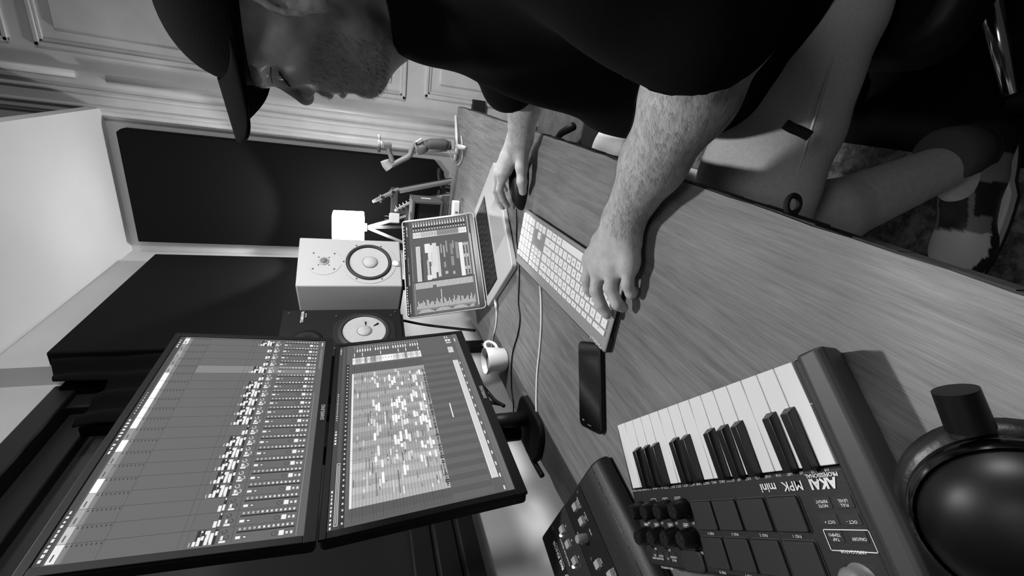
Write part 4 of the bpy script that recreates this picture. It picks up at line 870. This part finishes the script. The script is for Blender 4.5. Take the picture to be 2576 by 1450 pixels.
rg.lathe([(.0085+.0028*math.cos(R_(a)), .0028*math.sin(R_(a))) for a in range(0, 361, 40)], 20); tag(rg.build('cable_ring', BLACKM, None, smooth=True), 'small black ring fixed to the front edge of the desk', 'ring')

# ------------------------------------------------------------------ chair
ch = empty('office_chair', 'black leather swivel chair under the seated person', 'chair', (.36, .66, 0))
LEA = mat('black_leather', 9, .5, spec=.25, bump=.5, bscale=45)
b = MB(); b.prism(rrect(-.24, -.22, .24, .22, .07, 6), .345, .428); b.build('seat', LEA, ch, bevel=.03, seg=4)
b = MB(); b.box((.20, -.2, .55), (.27, .2, 1.02)); b.build('backrest', LEA, ch, bevel=.03, seg=4)
b = MB(); b.box((.18, -.03, .36), (.24, .03, .62)); b.build('back_bracket', BLACK, ch, bevel=.004)
b = MB(); b.tube([(0, 0, .08), (0, 0, .39)], .025, 16); b.build('column', CHROME, ch, smooth=True)
for k in range(5):
    a = R_(212+72*k); b = MB(); e = (.27*math.cos(a), .27*math.sin(a), .07); b.tube([(0, 0, .10), e], [.02, .012], 10); lg = b.build('leg', CHROME, ch, smooth=True)
    b = MB(); b.lathe([(0, -.012), (.026, -.012), (.026, .012), (0, .012)], 16, 'y', (e[0], e[1], .027)); b.build('castor', BLACK, lg)

b = MB(); b.prism(rrect(.02, -.5, 1.2, 1.25, .06), .0002, .0006); tag(b.build('floor_shade_mat', mat('floor_shade_black', 10, .9, spec=.1), None), 'large black mat added to darken the floor under the swivel chair', 'mat')  # added dark sheet standing in for the unlit floor around the chair
# ------------------------------------------------------------------ implicit surfaces for the person
def smin(a, b, k):
    h = np.clip(.5+.5*(b-a)/k, 0, 1); return b+(a-b)*h-k*h*(1-h)
class SDF:
    def __init__(s): s.p = []
    def cap(s, a, b, ra, rb, k=.012, sq=None):
        a = np.array(a, float); b = np.array(b, float); s.p.append(('c', a, b, ra, rb, k, (a+b)/2, np.linalg.norm(a-b)/2+max(ra, rb)))
    def chain(s, P, R, k=.012):
        for i in range(len(P)-1): s.cap(P[i], P[i+1], R[i], R[i+1], k)
    def ell(s, c, r, A=None, k=.012, sub=False):
        c = np.array(c, float); r = np.array(r, float); A = np.eye(3) if A is None else np.array(A, float)
        s.p.append(('s' if sub else 'e', c, r, A, None, k, c, r.max()))
    def eval(s, X, d):
        for q in s.p:
            t, k, bc, br = q[0], q[5], q[6], q[7]
            m = np.nonzero(((X-bc)**2).sum(1) < (br+.05+k)**2)[0]
            if not len(m): continue
            Y = X[m]
            if t == 'c':
                a, b_, ra, rb = q[1:5]; ab = b_-a; L = ab@ab; tt = np.clip(((Y-a)@ab)/max(L, 1e-9), 0, 1)
                v = np.sqrt(((Y-a-tt[:, None]*ab)**2).sum(1))-(ra+(rb-ra)*tt)
            else:
                c, r, A = q[1:4]; Z = (Y-c)@A; k0 = np.sqrt(((Z/r)**2).sum(1)); k1 = np.sqrt(((Z/(r*r))**2).sum(1))+1e-9; v = k0*(k0-1)/k1
            d[m] = -smin(-d[m], v, k) if t == 's' else smin(d[m], v, k)
        return d
    def mesh(s, h, clip=None):
        lo = np.min([q[6]-q[7] for q in s.p if q[0] != 's'], 0)-.03; hi = np.max([q[6]+q[7] for q in s.p if q[0] != 's'], 0)+.03
        B = 8; n = np.ceil((hi-lo)/(h*B)).astype(int); N = n*B+1
        V = np.full(N, .5, np.float32)
        g = np.stack(np.meshgrid(*[np.arange(k) for k in n], indexing='ij'), -1).reshape(-1, 3)
        cc = lo+(g+.5)*B*h; d0 = s.eval(cc, np.full(len(cc), .5)); half = B*h*.5*1.75+.012
        inside = d0 < -half
        for gi in g[inside]: V[gi[0]*B:gi[0]*B+B+1, gi[1]*B:gi[1]*B+B+1, gi[2]*B:gi[2]*B+B+1] = -.5
        act = g[np.abs(d0) <= half]
        off = np.stack(np.meshgrid(*[np.arange(B+1)]*3, indexing='ij'), -1).reshape(-1, 3)
        for i in range(0, len(act), 400):
            ga = act[i:i+400]; X = lo+((ga*B)[:, None, :]+off[None])*h; X = X.reshape(-1, 3)
            d = s.eval(X, np.full(len(X), .5))
            if clip is not None: d = clip(X, d)
            d = d.astype(np.float32).reshape(len(ga), B+1, B+1, B+1)
            for gi, dd in zip(ga, d): V[gi[0]*B:gi[0]*B+B+1, gi[1]*B:gi[1]*B+B+1, gi[2]*B:gi[2]*B+B+1] = dd
        neg = V < 0
        cells = np.zeros(tuple(np.array(V.shape)-1), bool); cnt = None
        s8 = [neg[a:neg.shape[0]-1+a, b_:neg.shape[1]-1+b_, c:neg.shape[2]-1+c] for a in (0, 1) for b_ in (0, 1) for c in (0, 1)]
        anyn = s8[0].copy(); alln = s8[0].copy()
        for q in s8[1:]: anyn |= q; alln &= q
        cells = anyn & ~alln; idx = np.argwhere(cells); lut = -np.ones(cells.shape, np.int32); lut[cells] = np.arange(len(idx))
        acc = np.zeros((len(idx), 3)); w_ = np.zeros(len(idx))
        cor = [(a, b_, c) for a in (0, 1) for b_ in (0, 1) for c in (0, 1)]
        for p0 in cor:
            for ax_ in range(3):
                if p0[ax_]: continue
                p1 = list(p0); p1[ax_] = 1
                a = V[idx[:, 0]+p0[0], idx[:, 1]+p0[1], idx[:, 2]+p0[2]]; c = V[idx[:, 0]+p1[0], idx[:, 1]+p1[1], idx[:, 2]+p1[2]]
                m = (a < 0) != (c < 0); t = np.where(m, a/np.where(m, a-c, 1), 0)
                pos = np.tile(np.array(p0, float), (len(idx), 1)); pos[:, ax_] += t
                acc[m] += pos[m]; w_[m] += 1
        verts = lo+(idx+acc/np.maximum(w_, 1)[:, None])*h
        F = []
        for ax_ in range(3):
            o1, o2 = [i for i in range(3) if i != ax_]
            sl0 = [slice(None)]*3; sl1 = [slice(None)]*3; sl0[ax_] = slice(0, -1); sl1[ax_] = slice(1, None)
            ch_ = neg[tuple(sl0)] != neg[tuple(sl1)]; e = np.argwhere(ch_)
            ok = (e[:, o1] > 0) & (e[:, o2] > 0) & (e[:, o1] < cells.shape[o1]) & (e[:, o2] < cells.shape[o2]); e = e[ok]
            fl = neg[e[:, 0], e[:, 1], e[:, 2]]
            q = []
            for d1, d2 in ((1, 1), (0, 1), (0, 0), (1, 0)):
                f = e.copy(); f[:, o1] -= d1; f[:, o2] -= d2; q.append(lut[f[:, 0], f[:, 1], f[:, 2]])
            q = np.stack(q, 1); flip = fl if ax_ != 1 else ~fl
            q[~flip] = q[~flip][:, ::-1]; F.append(q)
        F = np.concatenate(F); F = F[(F >= 0).all(1)]
        return verts, F
def sdf_object(name, sdf, h, m, parent, tone=None, clip=None, smooth_it=1, disp=None):
    v, f = sdf.mesh(h, clip)
    if disp is not None: v = disp(v)
    me = bpy.data.meshes.new(name); me.from_pydata([tuple(p) for p in v], [], [tuple(map(int, q)) for q in f]); me.materials.append(m)
    me.polygons.foreach_set('use_smooth', [True]*len(me.polygons))
    if tone is not None:
        t = tone(v); at = me.color_attributes.new('tone', 'FLOAT_COLOR', 'POINT'); c = np.ones((len(v), 4), np.float32); c[:, :3] = t[:, None]; at.data.foreach_set('color', c.ravel())
    o = bpy.data.objects.new(name, me); COL.objects.link(o); o.parent = parent
    if smooth_it: md = o.modifiers.new('relax', 'SMOOTH'); md.factor = .5; md.iterations = smooth_it
    return o
HC = np.array((.072, .624, 1.197)); FD = np.array((-.966, .258, 0)); FD /= np.linalg.norm(FD); LD = np.array((-FD[1], FD[0], 0)); UP = np.array((0, 0, 1.))
HA = np.stack((FD, LD, UP), 1)      # columns = local axes
def hd(f, l, u): return HC+f*FD+l*LD+u*UP
person = empty('person', 'person in black cap, black top and pale shorts, hands on mouse and keyboard', 'person', (.36, .66, 0))
PO = np.array((.36, .66, 0))
body = SDF()
# skull and face
body.ell(hd(.002, 0, .045), (.100, .076, .085), HA, .02)
body.ell(hd(.045, 0, -.012), (.056, .060, .072), HA, .02)
for s in (-1, 1):
    body.cap(hd(-.005, s*.054, -.030), hd(.020, s*.050, -.068), .016, .015, .018); body.cap(hd(.020, s*.050, -.066), hd(.078, s*.015, -.073), .015, .015, .018)
    body.ell(hd(.057, s*.046, .000), (.025, .018, .018), HA, .016)
    body.cap(hd(.096, s*.010, .046), hd(.075, s*.047, .043), .0095, .0080, .012)
    body.cap(hd(.060, s*.060, .040), hd(.030, s*.064, .010), .006, .008, .02)
body.ell(hd(.083, 0, -.071), (.0205, .024, .017), HA, .010)
body.ell(hd(.072, 0, -.036), (.030, .034, .030), HA, .014)
for s in (-1, 1): body.ell(hd(.100, s*.031, .027), (.023, .0175, .0115), HA, .006, sub=True); body.ell(hd(.100, s*.053, .0265), (.032, .018, .0125), HA, .010, sub=True)
for s in (-1, 1):
    body.ell(hd(.0735, s*.031, .026), (.0138, .0145, .0130), HA, .003)      # lids over the eyeball
body.cap(hd(.0975, 0, .032), hd(.1120, 0, .005), .0076, .0088, .007)
body.ell(hd(.1130, 0, .0005), (.0110, .0100, .0100), HA, .004)
for s in (-1, 1):
    body.ell(hd(.099, s*.0125, -.003), (.013, .0075, .0085), HA, .005)
    body.ell(hd(.105, s*.0072, -.0115), (.0065, .0036, .0050), HA, .002, sub=True)
body.ell(hd(.095, 0, -.0225), (.0130, .026, .0085), HA, .006); body.ell(hd(.1005, 0, -.0285), (.0105, .020, .0052), HA, .003)
body.ell(hd(.0980, 0, -.0435), (.0100, .018, .0062), HA, .003)
body.ell(hd(.1085, 0, -.0355), (.0105, .028, .0020), HA, .0015, sub=True); body.ell(hd(.1085, 0, -.0545), (.0090, .022, .0040), HA, .006, sub=True)
# ears
for s in (-1, 1):
    ring_ = []
    for k in range(13):
        a = R_(-60+k*25); ring_.append(hd(-.012+.0185*math.cos(a)-.004*math.sin(a), s*(.079+.004*abs(math.cos(a))), .012+.031*math.sin(a)))
    body.chain(ring_, [.0038]*13, .002)
    body.ell(hd(-.012, s*.070, .010), (.014, .006, .026), HA, .006); body.ell(hd(-.004, s*.078, -.022), (.0085, .0055, .0125), HA, .006)
    body.cap(hd(.002, s*.076, .002), hd(.003, s*.077, -.008), .004, .004, .004)
    body.ell(hd(-.006, s*.084, .004), (.011, .012, .017), HA, .003, sub=True)
# neck, trunk
body.cap(hd(-.030, 0, -.02), (.150, .612, 1.06), .056, .062, .03); body.cap(hd(.062, 0, -.078), hd(.010, 0, -.115), .020, .035, .03)
body.cap((.19, .50, 1.045), (.19, .73, 1.045), .060, .060, .05); body.ell((.20, .615, .93), (.105, .165, .17), None, .05); body.ell((.20, .62, .72), (.115, .150, .16), None, .05)
body.cap((.32, .55, .545), (.32, .70, .545), .095, .095, .05)
SHL, ELL, WRL = np.array((.19, .445, 1.045)), np.array((.0931, .3682, .828)), np.array((-.132, .5179, .780))
SHR, ELR, WRR = np.array((.19, .785, 1.045)), np.array((.120, .850, .840)), np.array((-.078, .968, .789))
body.cap(SHL, ELL, .052, .045, .03); body.cap(SHR, ELR, .052, .045, .03)
def forearm(E, W, nrm):
    d = W-E
    body.chain([E, E+d*.28, E+d*.62, W], [.042, .046, .037, .0285], .02)
    side = np.cross(d/np.linalg.norm(d), nrm); body.cap(W+side*.011, W-side*.011, .0205, .0205, .015)
forearm(ELL, WRL, UP); forearm(ELR, WRR, UP)
# left hand on the keyboard (index, middle, ring, little, thumb under the palm)
def hand(W, fingers, thumb, palm_r=.0148):
    for P, r in fingers:
        body.cap(W+(np.array(P[0])-W)*.12, P[0], .019, palm_r, .016)
    for i in range(len(fingers)-1):
        a = np.array(fingers[i][0][0]); b_ = np.array(fingers[i+1][0][0]); body.cap(W+(a-W)*.55-UP*.003, W+(b_-W)*.55-UP*.003, .016, .016, .012); body.cap(a-UP*.004+(W-a)*.10, b_-UP*.004+(W-b_)*.10, .0125, .0125, .008); a2 = a*.66+np.array(fingers[i][0][1])*.34; b2 = b_*.66+np.array(fingers[i+1][0][1])*.34; body.cap(a2-UP*.004, b2-UP*.004, .0075, .0075, .008)
    for P, r in fingers:
        body.cap(P[0], np.array(P[0])*.72+np.array(P[1])*.28, r+.0024, r+.0016, .008)
        for i in range(len(P)-1): body.cap(P[i], P[i+1], r*(1.16-.09*i), r*(1.07-.09*i), .0025)
    P, R2 = thumb; body.chain([np.array(p) for p in P], R2, .008)
hand(WRL, [([(-.2129, .5619, .789), (-.2456, .5619, .789), (-.2627, .5639, .782), (-.2726, .5654, .7745)], .0087), ([(-.2141, .5357, .790), (-.2491, .5242, .792), (-.2676, .5125, .784), (-.2795, .5063, .7745)], .0092),
           ([(-.2047, .5107, .784), (-.2336, .4960, .786), (-.2498, .4818, .779), (-.2546, .4803, .769)], .0092), ([(-.1868, .4841, .776), (-.2161, .4758, .775), (-.2285, .4737, .767), (-.2272, .4772, .761)], .0086)],
     ([(-.150, .548, .777), (-.183, .572, .776), (-.212, .588, .776), (-.230, .594, .7755)], [.0155, .0115, .0092, .0082]))
hand(WRR, [([(-.165, .998, .808), (-.207, 1.010, .808), (-.232, 1.016, .794), (-.248, 1.019, .780)], .0088), ([(-.172, 1.021, .810), (-.216, 1.037, .808), (-.241, 1.040, .796), (-.257, 1.043, .783)], .0090),
           ([(-.170, 1.044, .804), (-.209, 1.062, .800), (-.232, 1.066, .788), (-.246, 1.066, .776)], .0086), ([(-.160, 1.064, .794), (-.192, 1.082, .788), (-.210, 1.088, .776), (-.222, 1.088, .766)], .0076)],
     ([(-.100, .966, .783), (-.140, .950, .783), (-.172, .944, .779), (-.196, .955, .769)], [.018, .0135, .0112, .0095]))
# legs
KL, AL = np.array((-.17, .535, .505)), np.array((.015, .520, .110)); KR, AR = np.array((-.17, .93, .505)), np.array((-.12, .90, .100))
body.cap((.30, .545, .53), KL, .075, .055, .03); body.cap((.30, .70, .53), KR, .075, .055, .03)
body.chain([KL, KL+(AL-KL)*.35, KL+(AL-KL)*.9], [.054, .056, .040], .02); body.chain([KR, KR+(AR-KR)*.35, KR+(AR-KR)*.9], [.052, .054, .036], .02)
body.cap(AL, AL+np.array((-.09, -.02, -.06)), .035, .03, .02); body.cap(AR, AR+np.array((-.09, 0, -.055)), .035, .03, .02)
def skin_tone(v):
    q = (v-HC)@HA; f, l, u = q.T; base = np.full(len(v), lin(176)); hx = np.linalg.norm(v-HC, axis=1) < .17
    beard = (u < .5*(f-.02)-.018) & (u < -.008) & hx & (u > -.14) & (f > -.02)
    beard |= hx & (f > .0) & (f < .022) & (u < .03) & (u > -.06) & (np.abs(l) > .05)
    lip = hx & (np.abs(l) < .022) & (f > .092) & (u > -.050) & (u < -.0275)
    must = hx & (f > .085) & (u < -.013) & (u > -.030) & (np.abs(l) < .03)
    lum = np.clip((.5*(f-.02)-.010-u)/.016, 0, 1)*np.clip((f+.03)/.03, 0, 1)*hx*(u > -.16)
    base *= 1-.42*lum; base[must] *= .75; base[lip] = lin(128)
    hair = hx & (u > .012) & (f < .012) & (f < .03-.3*(u-.0)) | (hx & (f < -.03) & (u > -.05)); ear = (np.abs(l) > .072) & (f > -.04)
    base[hair & ~ear] = lin(34)
    brow = hx & (u > .040) & (u < .052) & (f > .068) & (np.abs(l) > .010); base[brow] *= .4
    lid = hx & (u > .020) & (u < .0225) & (f > .077) & (np.abs(np.abs(l)-.031) < .013); base[lid] = lin(24)
    sc = hx & (u > .055); base[sc & (f < .04)] = lin(30)
    return base
SKIN = mat_attr('skin', rough=.55, bump=.35, bscale=260, spec=.35, noise=.10)
skin = sdf_object('body', body, .0025, SKIN, person, skin_tone, smooth_it=1); skin.location = -Vector(PO)
def pchild(mb, name, m, **k):
    o = mb.build(name, m, person, **k); o.location = -Vector(PO); return o
for s in (-1, 1):
    b = MB(); M = Matrix([[*HA[0], 0], [*HA[1], 0], [*HA[2], 0], [0, 0, 0, 1]]); M.translation = Vector(hd(.0745, s*.031, .0245)); b.M = M
    b.lathe([(0.0135*math.sin(R_(a)), .0135*math.cos(R_(a))) for a in range(0, 181, 12)], 20); e = pchild(b, 'eye', mat('eye_white', 170, .2), smooth=True)
# hair on beard, brows, lashes and forearms
rng = random.Random(2)
hv = MB()
sv = np.array([tuple(v.co) for v in skin.data.vertices]); nrm_ = np.array([tuple(v.normal) for v in skin.data.vertices])
q = (sv-HC)@HA
def strands(mb, idx, count, L0, L1, rad, dirn, lift):
    for _ in range(count):
        i = rng.choice(idx); p = Vector(sv[i]); n_ = Vector(nrm_[i]); d = (Vector(dirn)+Vector([rng.uniform(-.35, .35) for _ in range(3)])); d = (d-n_*d.dot(n_)).normalized(); L = rng.uniform(L0, L1)
        a = p+Vector([rng.uniform(-.0015, .0015) for _ in range(3)]); m_ = a+d*L*.5+n_*L*lift; e = a+d*L+n_*L*lift*1.1; s_ = d.cross(n_).normalized()*rad
        o = len(mb.v); mb.v += [tuple(a-s_), tuple(a+s_), tuple(m_+s_*.7), tuple(m_-s_*.7), tuple(e)]; mb.f += [(o, o+1, o+2, o+3), (o+3, o+2, o+4)]; mb.t += [None, None]
hh = np.linalg.norm(sv-HC, axis=1) < .17
be = np.nonzero(hh & (q[:, 2] < -.010) & (q[:, 2] < .5*(q[:, 0]-.02)-.02) & (q[:, 0] > .02) & (q[:, 2] > -.095) & ~((np.abs(q[:, 1]) < .02) & (q[:, 0] > .094) & (q[:, 2] > -.05) & (q[:, 2] < -.028)))[0]
b = MB(); strands(b, list(be), 5200, .003, .0065, .00011, -UP*.8+FD*.4, .45); HAIR = mat('hair_dark', 62, .6)
o = pchild(b, 'beard', HAIR); o['kind'] = 'stuff'
br = np.nonzero(hh & (q[:, 2] > .040) & (q[:, 2] < .053) & (q[:, 0] > .068) & (np.abs(q[:, 1]) > .009))[0]
b = MB(); strands(b, list(br), 500, .004, .007, .00014, FD*.2+LD*.6+UP*.2, .3); o = pchild(b, 'eyebrow', HAIR); o['kind'] = 'stuff'
from mathutils.bvhtree import BVHTree
bv = BVHTree.FromPolygons([tuple(v.co) for v in skin.data.vertices], [tuple(p.vertices) for p in skin.data.polygons])
def on_skin(l, u, off=.0004):
    h = bv.ray_cast(Vector(hd(.2, l, u)), -Vector(FD)); return h[0]+h[1]*off if h[0] else Vector(hd(.085, l, u))
b = MB()
for s in (-1, 1):
    L_line = [on_skin(s*(.018+.0275*k/10), .0215-.0035*math.sin(math.pi*k/10)) for k in range(11)]
    b.tube(L_line, .0009, 6)
    for k in range(26):
        t = k/25; a = on_skin(s*(.018+.0275*t), .0215-.0035*math.sin(math.pi*t)); d = (Vector(FD)*.8-Vector(UP)*.55+Vector(LD)*s*(t-.4)*.8).normalized()
        b.tube([a, a+d*.005-Vector(UP)*.001, a+d*.009], [.00035, .00028, .0001], 4)
for s in (-1, 1):
    m_ = MB(); m_.tube([on_skin(s*(.017+.030*k/10), .0345-.005*(k/10)**2, -.0001) for k in range(11)], .0006, 6); pchild(m_, 'lid_crease_shade', mat('crease_shade', 60, .8), smooth=True)  # dark line painting the shadow at the top of the eye socket
o = pchild(b, 'eyelashes', mat('lash', 12, .6)); o['kind'] = 'stuff'
for nm, E, W, wdt in (('left', ELL, WRL, 6500), ('right', ELR, WRR, 3200)):
    d = W-E; t = ((sv-E)@d)/(d@d); dist = np.linalg.norm(sv-E-np.clip(t, 0, 1)[:, None]*d, axis=1)
    ix = np.nonzero((t > .05) & (t < 1.0) & (dist < .06) & (nrm_[:, 2] > -.5))[0]
    dn = d/np.linalg.norm(d); sd = np.cross(dn, UP)
    b = MB(); strands(b, list(ix), wdt, .006, .014, .000085, dn*.8-sd*.5 if nm == 'left' else dn*.8+sd*.4, .14); o = pchild(b, 'arm_hair', HAIR); o['kind'] = 'stuff'; o['label'] = 'hair on the %s forearm' % nm
# t-shirt
sh = SDF()
sh.cap((.185, .47, 1.045), (.185, .76, 1.045), .078, .078, .05); sh.ell((.17, .615, .98), (.135, .20, .15), None, .05)
sh.cap((.10, .615, .96), (.085, .63, .78), .085, .110, .06); sh.ell((.185, .62, .80), (.165, .20, .22), None, .05)
sh.cap((.06, .54, .72), (.06, .74, .72), .080, .080, .05); sh.cap((.30, .62, .62), (.10, .62, .60), .16, .12, .06)
sh.cap(hd(-.032, 0, -.085), (.17, .615, 1.05), .068, .085, .03)
sh.cap(SHL+(-.01, .01, 0), (.098, .382, .862), .076, .080, .04); sh.cap(SHR+(-.03, -.01, -.005), (.075, .862, .872), .080, .070, .05)
sh.cap(hd(-.035, 0, -.115), hd(-.01, 0, -.150), .062, .062, .03)
sh.cap((.03, .66, .66), (.03, .80, .655), .045, .04, .05)
sh.cap((.075, .865, .872), (.030, .885, .860), .068, .058, .03)
def shirt_clip(X, d):
    # open neckline, hem, sleeve ends
    nk = ((X-HC)@HA)
    d = np.maximum(d, nk[:, 2]-(-.094+.34*np.maximum(-nk[:, 0], -.05)))
    d = np.maximum(d, (.585+.10*np.clip((.2-X[:, 0]), 0, .2))-X[:, 2])
    for E, W, c in ((ELL, WRL, (.084, .372, .832)), (ELR, WRR, (.02, .900, .84))):
        n_ = (W-E)/np.linalg.norm(W-E); n_ = n_+np.array((0, 0, -.35)); n_ /= np.linalg.norm(n_); near = np.linalg.norm(X-np.array(c), axis=1) < .17
        pl = (X-np.array(c))@n_-.018
        d = np.where(near & (pl > 0) & (X[:, 2] > .70) & ((X[:, 1] < .44) | (X[:, 1] > .84)), np.maximum(d, pl), d)
    return d
def folds(v):
    w_ = .0035*np.sin(v[:, 0]*38+v[:, 2]*31+2.2*np.sin(v[:, 1]*17))+.0025*np.sin(v[:, 1]*52-v[:, 2]*27+1.5*np.sin(v[:, 0]*30))
    c = np.array((.18, .62, .85)); n_ = v-c; n_ /= np.linalg.norm(n_, axis=1)[:, None]; return v+n_*w_[:, None]
SHIRT = mat('black_cotton', 11, .95, spec=.08, noise=.1, nscale=200)
o = sdf_object('t_shirt', sh, .006, SHIRT, person, clip=shirt_clip, smooth_it=3, disp=folds); o.location = -Vector(PO)
# shorts
sh = sh
so = SDF()
so.cap((.32, .56, .55), (.32, .69, .55), .115, .115, .04); so.cap((.30, .575, .535), (-.13, .540, .530), .098, .088, .03); so.cap((.30, .72, .535), (-.13, .925, .540), .098, .090, .03)
def sclip(X, d): return np.maximum(d, (-.165-X[:, 0]))
def sfold(v):
    w_ = .003*np.sin(v[:, 0]*40+v[:, 1]*60)+.002*np.sin(v[:, 0]*85-v[:, 1]*20); v = v.copy(); v[:, 2] += w_; return v
o = sdf_object('shorts', so, .006, mat('pale_denim', 185, .9, noise=.08, nscale=250), person, clip=sclip, smooth_it=2, disp=sfold); o.location = -Vector(PO)
b = MB(); b.tube([(.16, .478, .565), (.02, .462, .565), (-.12, .462, .55)], .0016, 6); pchild(b, 'seam', mat('seam_pale', 190, .8), smooth=True)
b = MB(); b.tube(catmull([tuple(pt(1975, 312, z=.650)), tuple(pt(1992, 322, z=.645)), tuple(pt(2012, 330, z=.640)), tuple(pt(2038, 343, z=.632))], 5), [.006]*16, 8); pchild(b, 'strap', BLACKM, smooth=True)
# cap
b = MB()
def crown(u, v):
    th = 2*math.pi*u; ph = v*math.pi/2; a, c, hgt = .107, .089, .089
    e = .82; ct, stt = math.cos(th), math.sin(th)
    r = math.cos(ph)**e; z = math.sin(ph)**.95*hgt
    f = a*r*ct; l = c*r*stt
    if ct > 0: f *= 1+.0*ct; 
    f += -.004; low = .050+.004*ct-.006*abs(stt)
    return tuple(hd(f+.012*max(0, ct)*math.sin(ph)*r, l, low+z))
b.grid(crown, 56, 18); pchild(b, 'cap', mat('black_twill', 8, .9, spec=.04, bump=.3, bscale=900), solid=.003, smooth=True)
b = MB()
def visor(u, v):
    s = (u-.5)*2; wdt = .086; t = v
    a = (u-.5)*math.pi; s = math.sin(a)
    f0, l0 = .040+.060*math.cos(a)**.8 if abs(u-.5) < .499 else .040, .084*s
    co = max(0, math.cos(a)); f1 = .040+.128*co**.30; l1 = .088*math.copysign(abs(s)**.9, s)*(1-.06*t)
    f = f0+(f1-f0)*t; l = l0+(l1-l0)*t
    return tuple(hd(f, l, .090-.008*t-.036*(l/.088)**2))
b.grid(visor, 48, 10); pchild(b, 'cap_visor', MATS['black_twill'], solid=.004, smooth=True)
# shoes and socks
def shoe(ankle, toe_dir, lab):
    td = np.array(toe_dir, float); td /= np.linalg.norm(td); sd = np.array((-td[1], td[0], 0)); A = np.stack((td, sd, UP), 1); c0 = np.array((ankle[0], ankle[1], 0))-td*.065
    P = lambda f, l, u: c0+f*td+l*sd+u*UP
    up_ = SDF(); up_.cap(P(.03, 0, .055), P(.09, 0, .055), .040, .042, .02); up_.cap(P(.09, 0, .055), P(.22, .004, .036), .042, .040, .02); up_.ell(P(.225, .004, .034), (.062, .048, .034), A, .02); up_.cap(P(.03, 0, .05), P(.05, 0, .105), .038, .040, .02); up_.cap(P(.08, 0, .09), P(.13, 0, .07), .034, .030, .02)
    def cl(X, d): return np.maximum(d, .022-X[:, 2])
    def tone(v):
        q = (v-c0)@A; f, l, u = q.T; t = np.full(len(v), lin(120)); 
        t[(f > .19) & (u > .045)] = lin(205); t[(u < .050) & (f > .13)] = lin(26); t[(np.abs(l) > .028) & (u > .03) & (f < .16) & (f > .10)] = lin(26); t[(f > .235) & (u < .055)] = lin(26); t[(f < .05)] = lin(26); t[(np.abs(l) < .022) & (f > .09) & (f < .185) & (u > .06)] = lin(30)
        return t
    o = sdf_object('shoe', up_, .004, mat_attr('shoe_leather', rough=.5, bump=.15, bscale=500), person, tone, cl, 2); o.location = -Vector(PO); o['label'] = lab
    b = MB(); pts_ = []
    n = 36
    for k in range(n):
        a = 2*math.pi*k/n; f = .145+.155*math.cos(a); wdt = .050-.008*(f < .1); pts_.append((f, wdt*math.copysign(abs(math.sin(a))**.75, math.sin(a))))
    M = Matrix([[*A[0], c0[0]], [*A[1], c0[1]], [*A[2], 0], [0, 0, 0, 1]]); b.M = M; b.prism(pts_, .008, .034); s2 = b.build('sole', mat('sole_white', 190, .7), o, bevel=.004)
    b = MB(); b.M = M; b.prism(pts_, .0005, .008); b.build('outsole', mat('outsole_black', 20, .8), o)
    for k in range(6):
        f = .105+.015*k; z = .100-.0055*k; b = MB(); b.M = M; b.tube(catmull([(f, -.028, z-.014), (f+.003, 0, z+.004), (f, .028, z-.014)], 5), .003, 8); b.build('lace', mat('lace_white', 200, .8), o, smooth=True)
    b = MB(); b.M = M; b.tube([(.045, 0, .09), (.062, 0, .155), (.066, 0, .165)], [.046, .0475, .043], 20, True); b.build('sock', mat('sock_grey', 70, .9), o, solid=.004, smooth=True)
shoe(AL, (-.97, -.22, 0), 'left skate shoe with white toe and laces'); shoe(AR, (-1, 0, 0), 'right shoe under the desk')

# ------------------------------------------------------------------ mouse
ms = empty('computer_mouse', 'black computer mouse held under the right hand beside the laptop', 'mouse', (-.192, 1.005, DT+.0003), (0, 0, R_(196)))
b = MB()
def mouse(u, v):
    a = 2*math.pi*u; ph = v*math.pi/2; r = math.cos(ph)**.6
    x = .060*r*math.cos(a); y = .033*r*math.sin(a)*(1-.1*math.cos(a)); z = .034*math.sin(ph)*(1-.25*(x/.06))
    return (x, y, z)
b.grid(mouse, 40, 14); b.build('shell', BLACK, ms, smooth=True)
b = MB(); b.lathe([(0, -.003), (.008, -.003), (.008, .003), (0, .003)], 16, 'y', (.034, 0, .019)); b.build('scroll_wheel', BLACKM, ms)
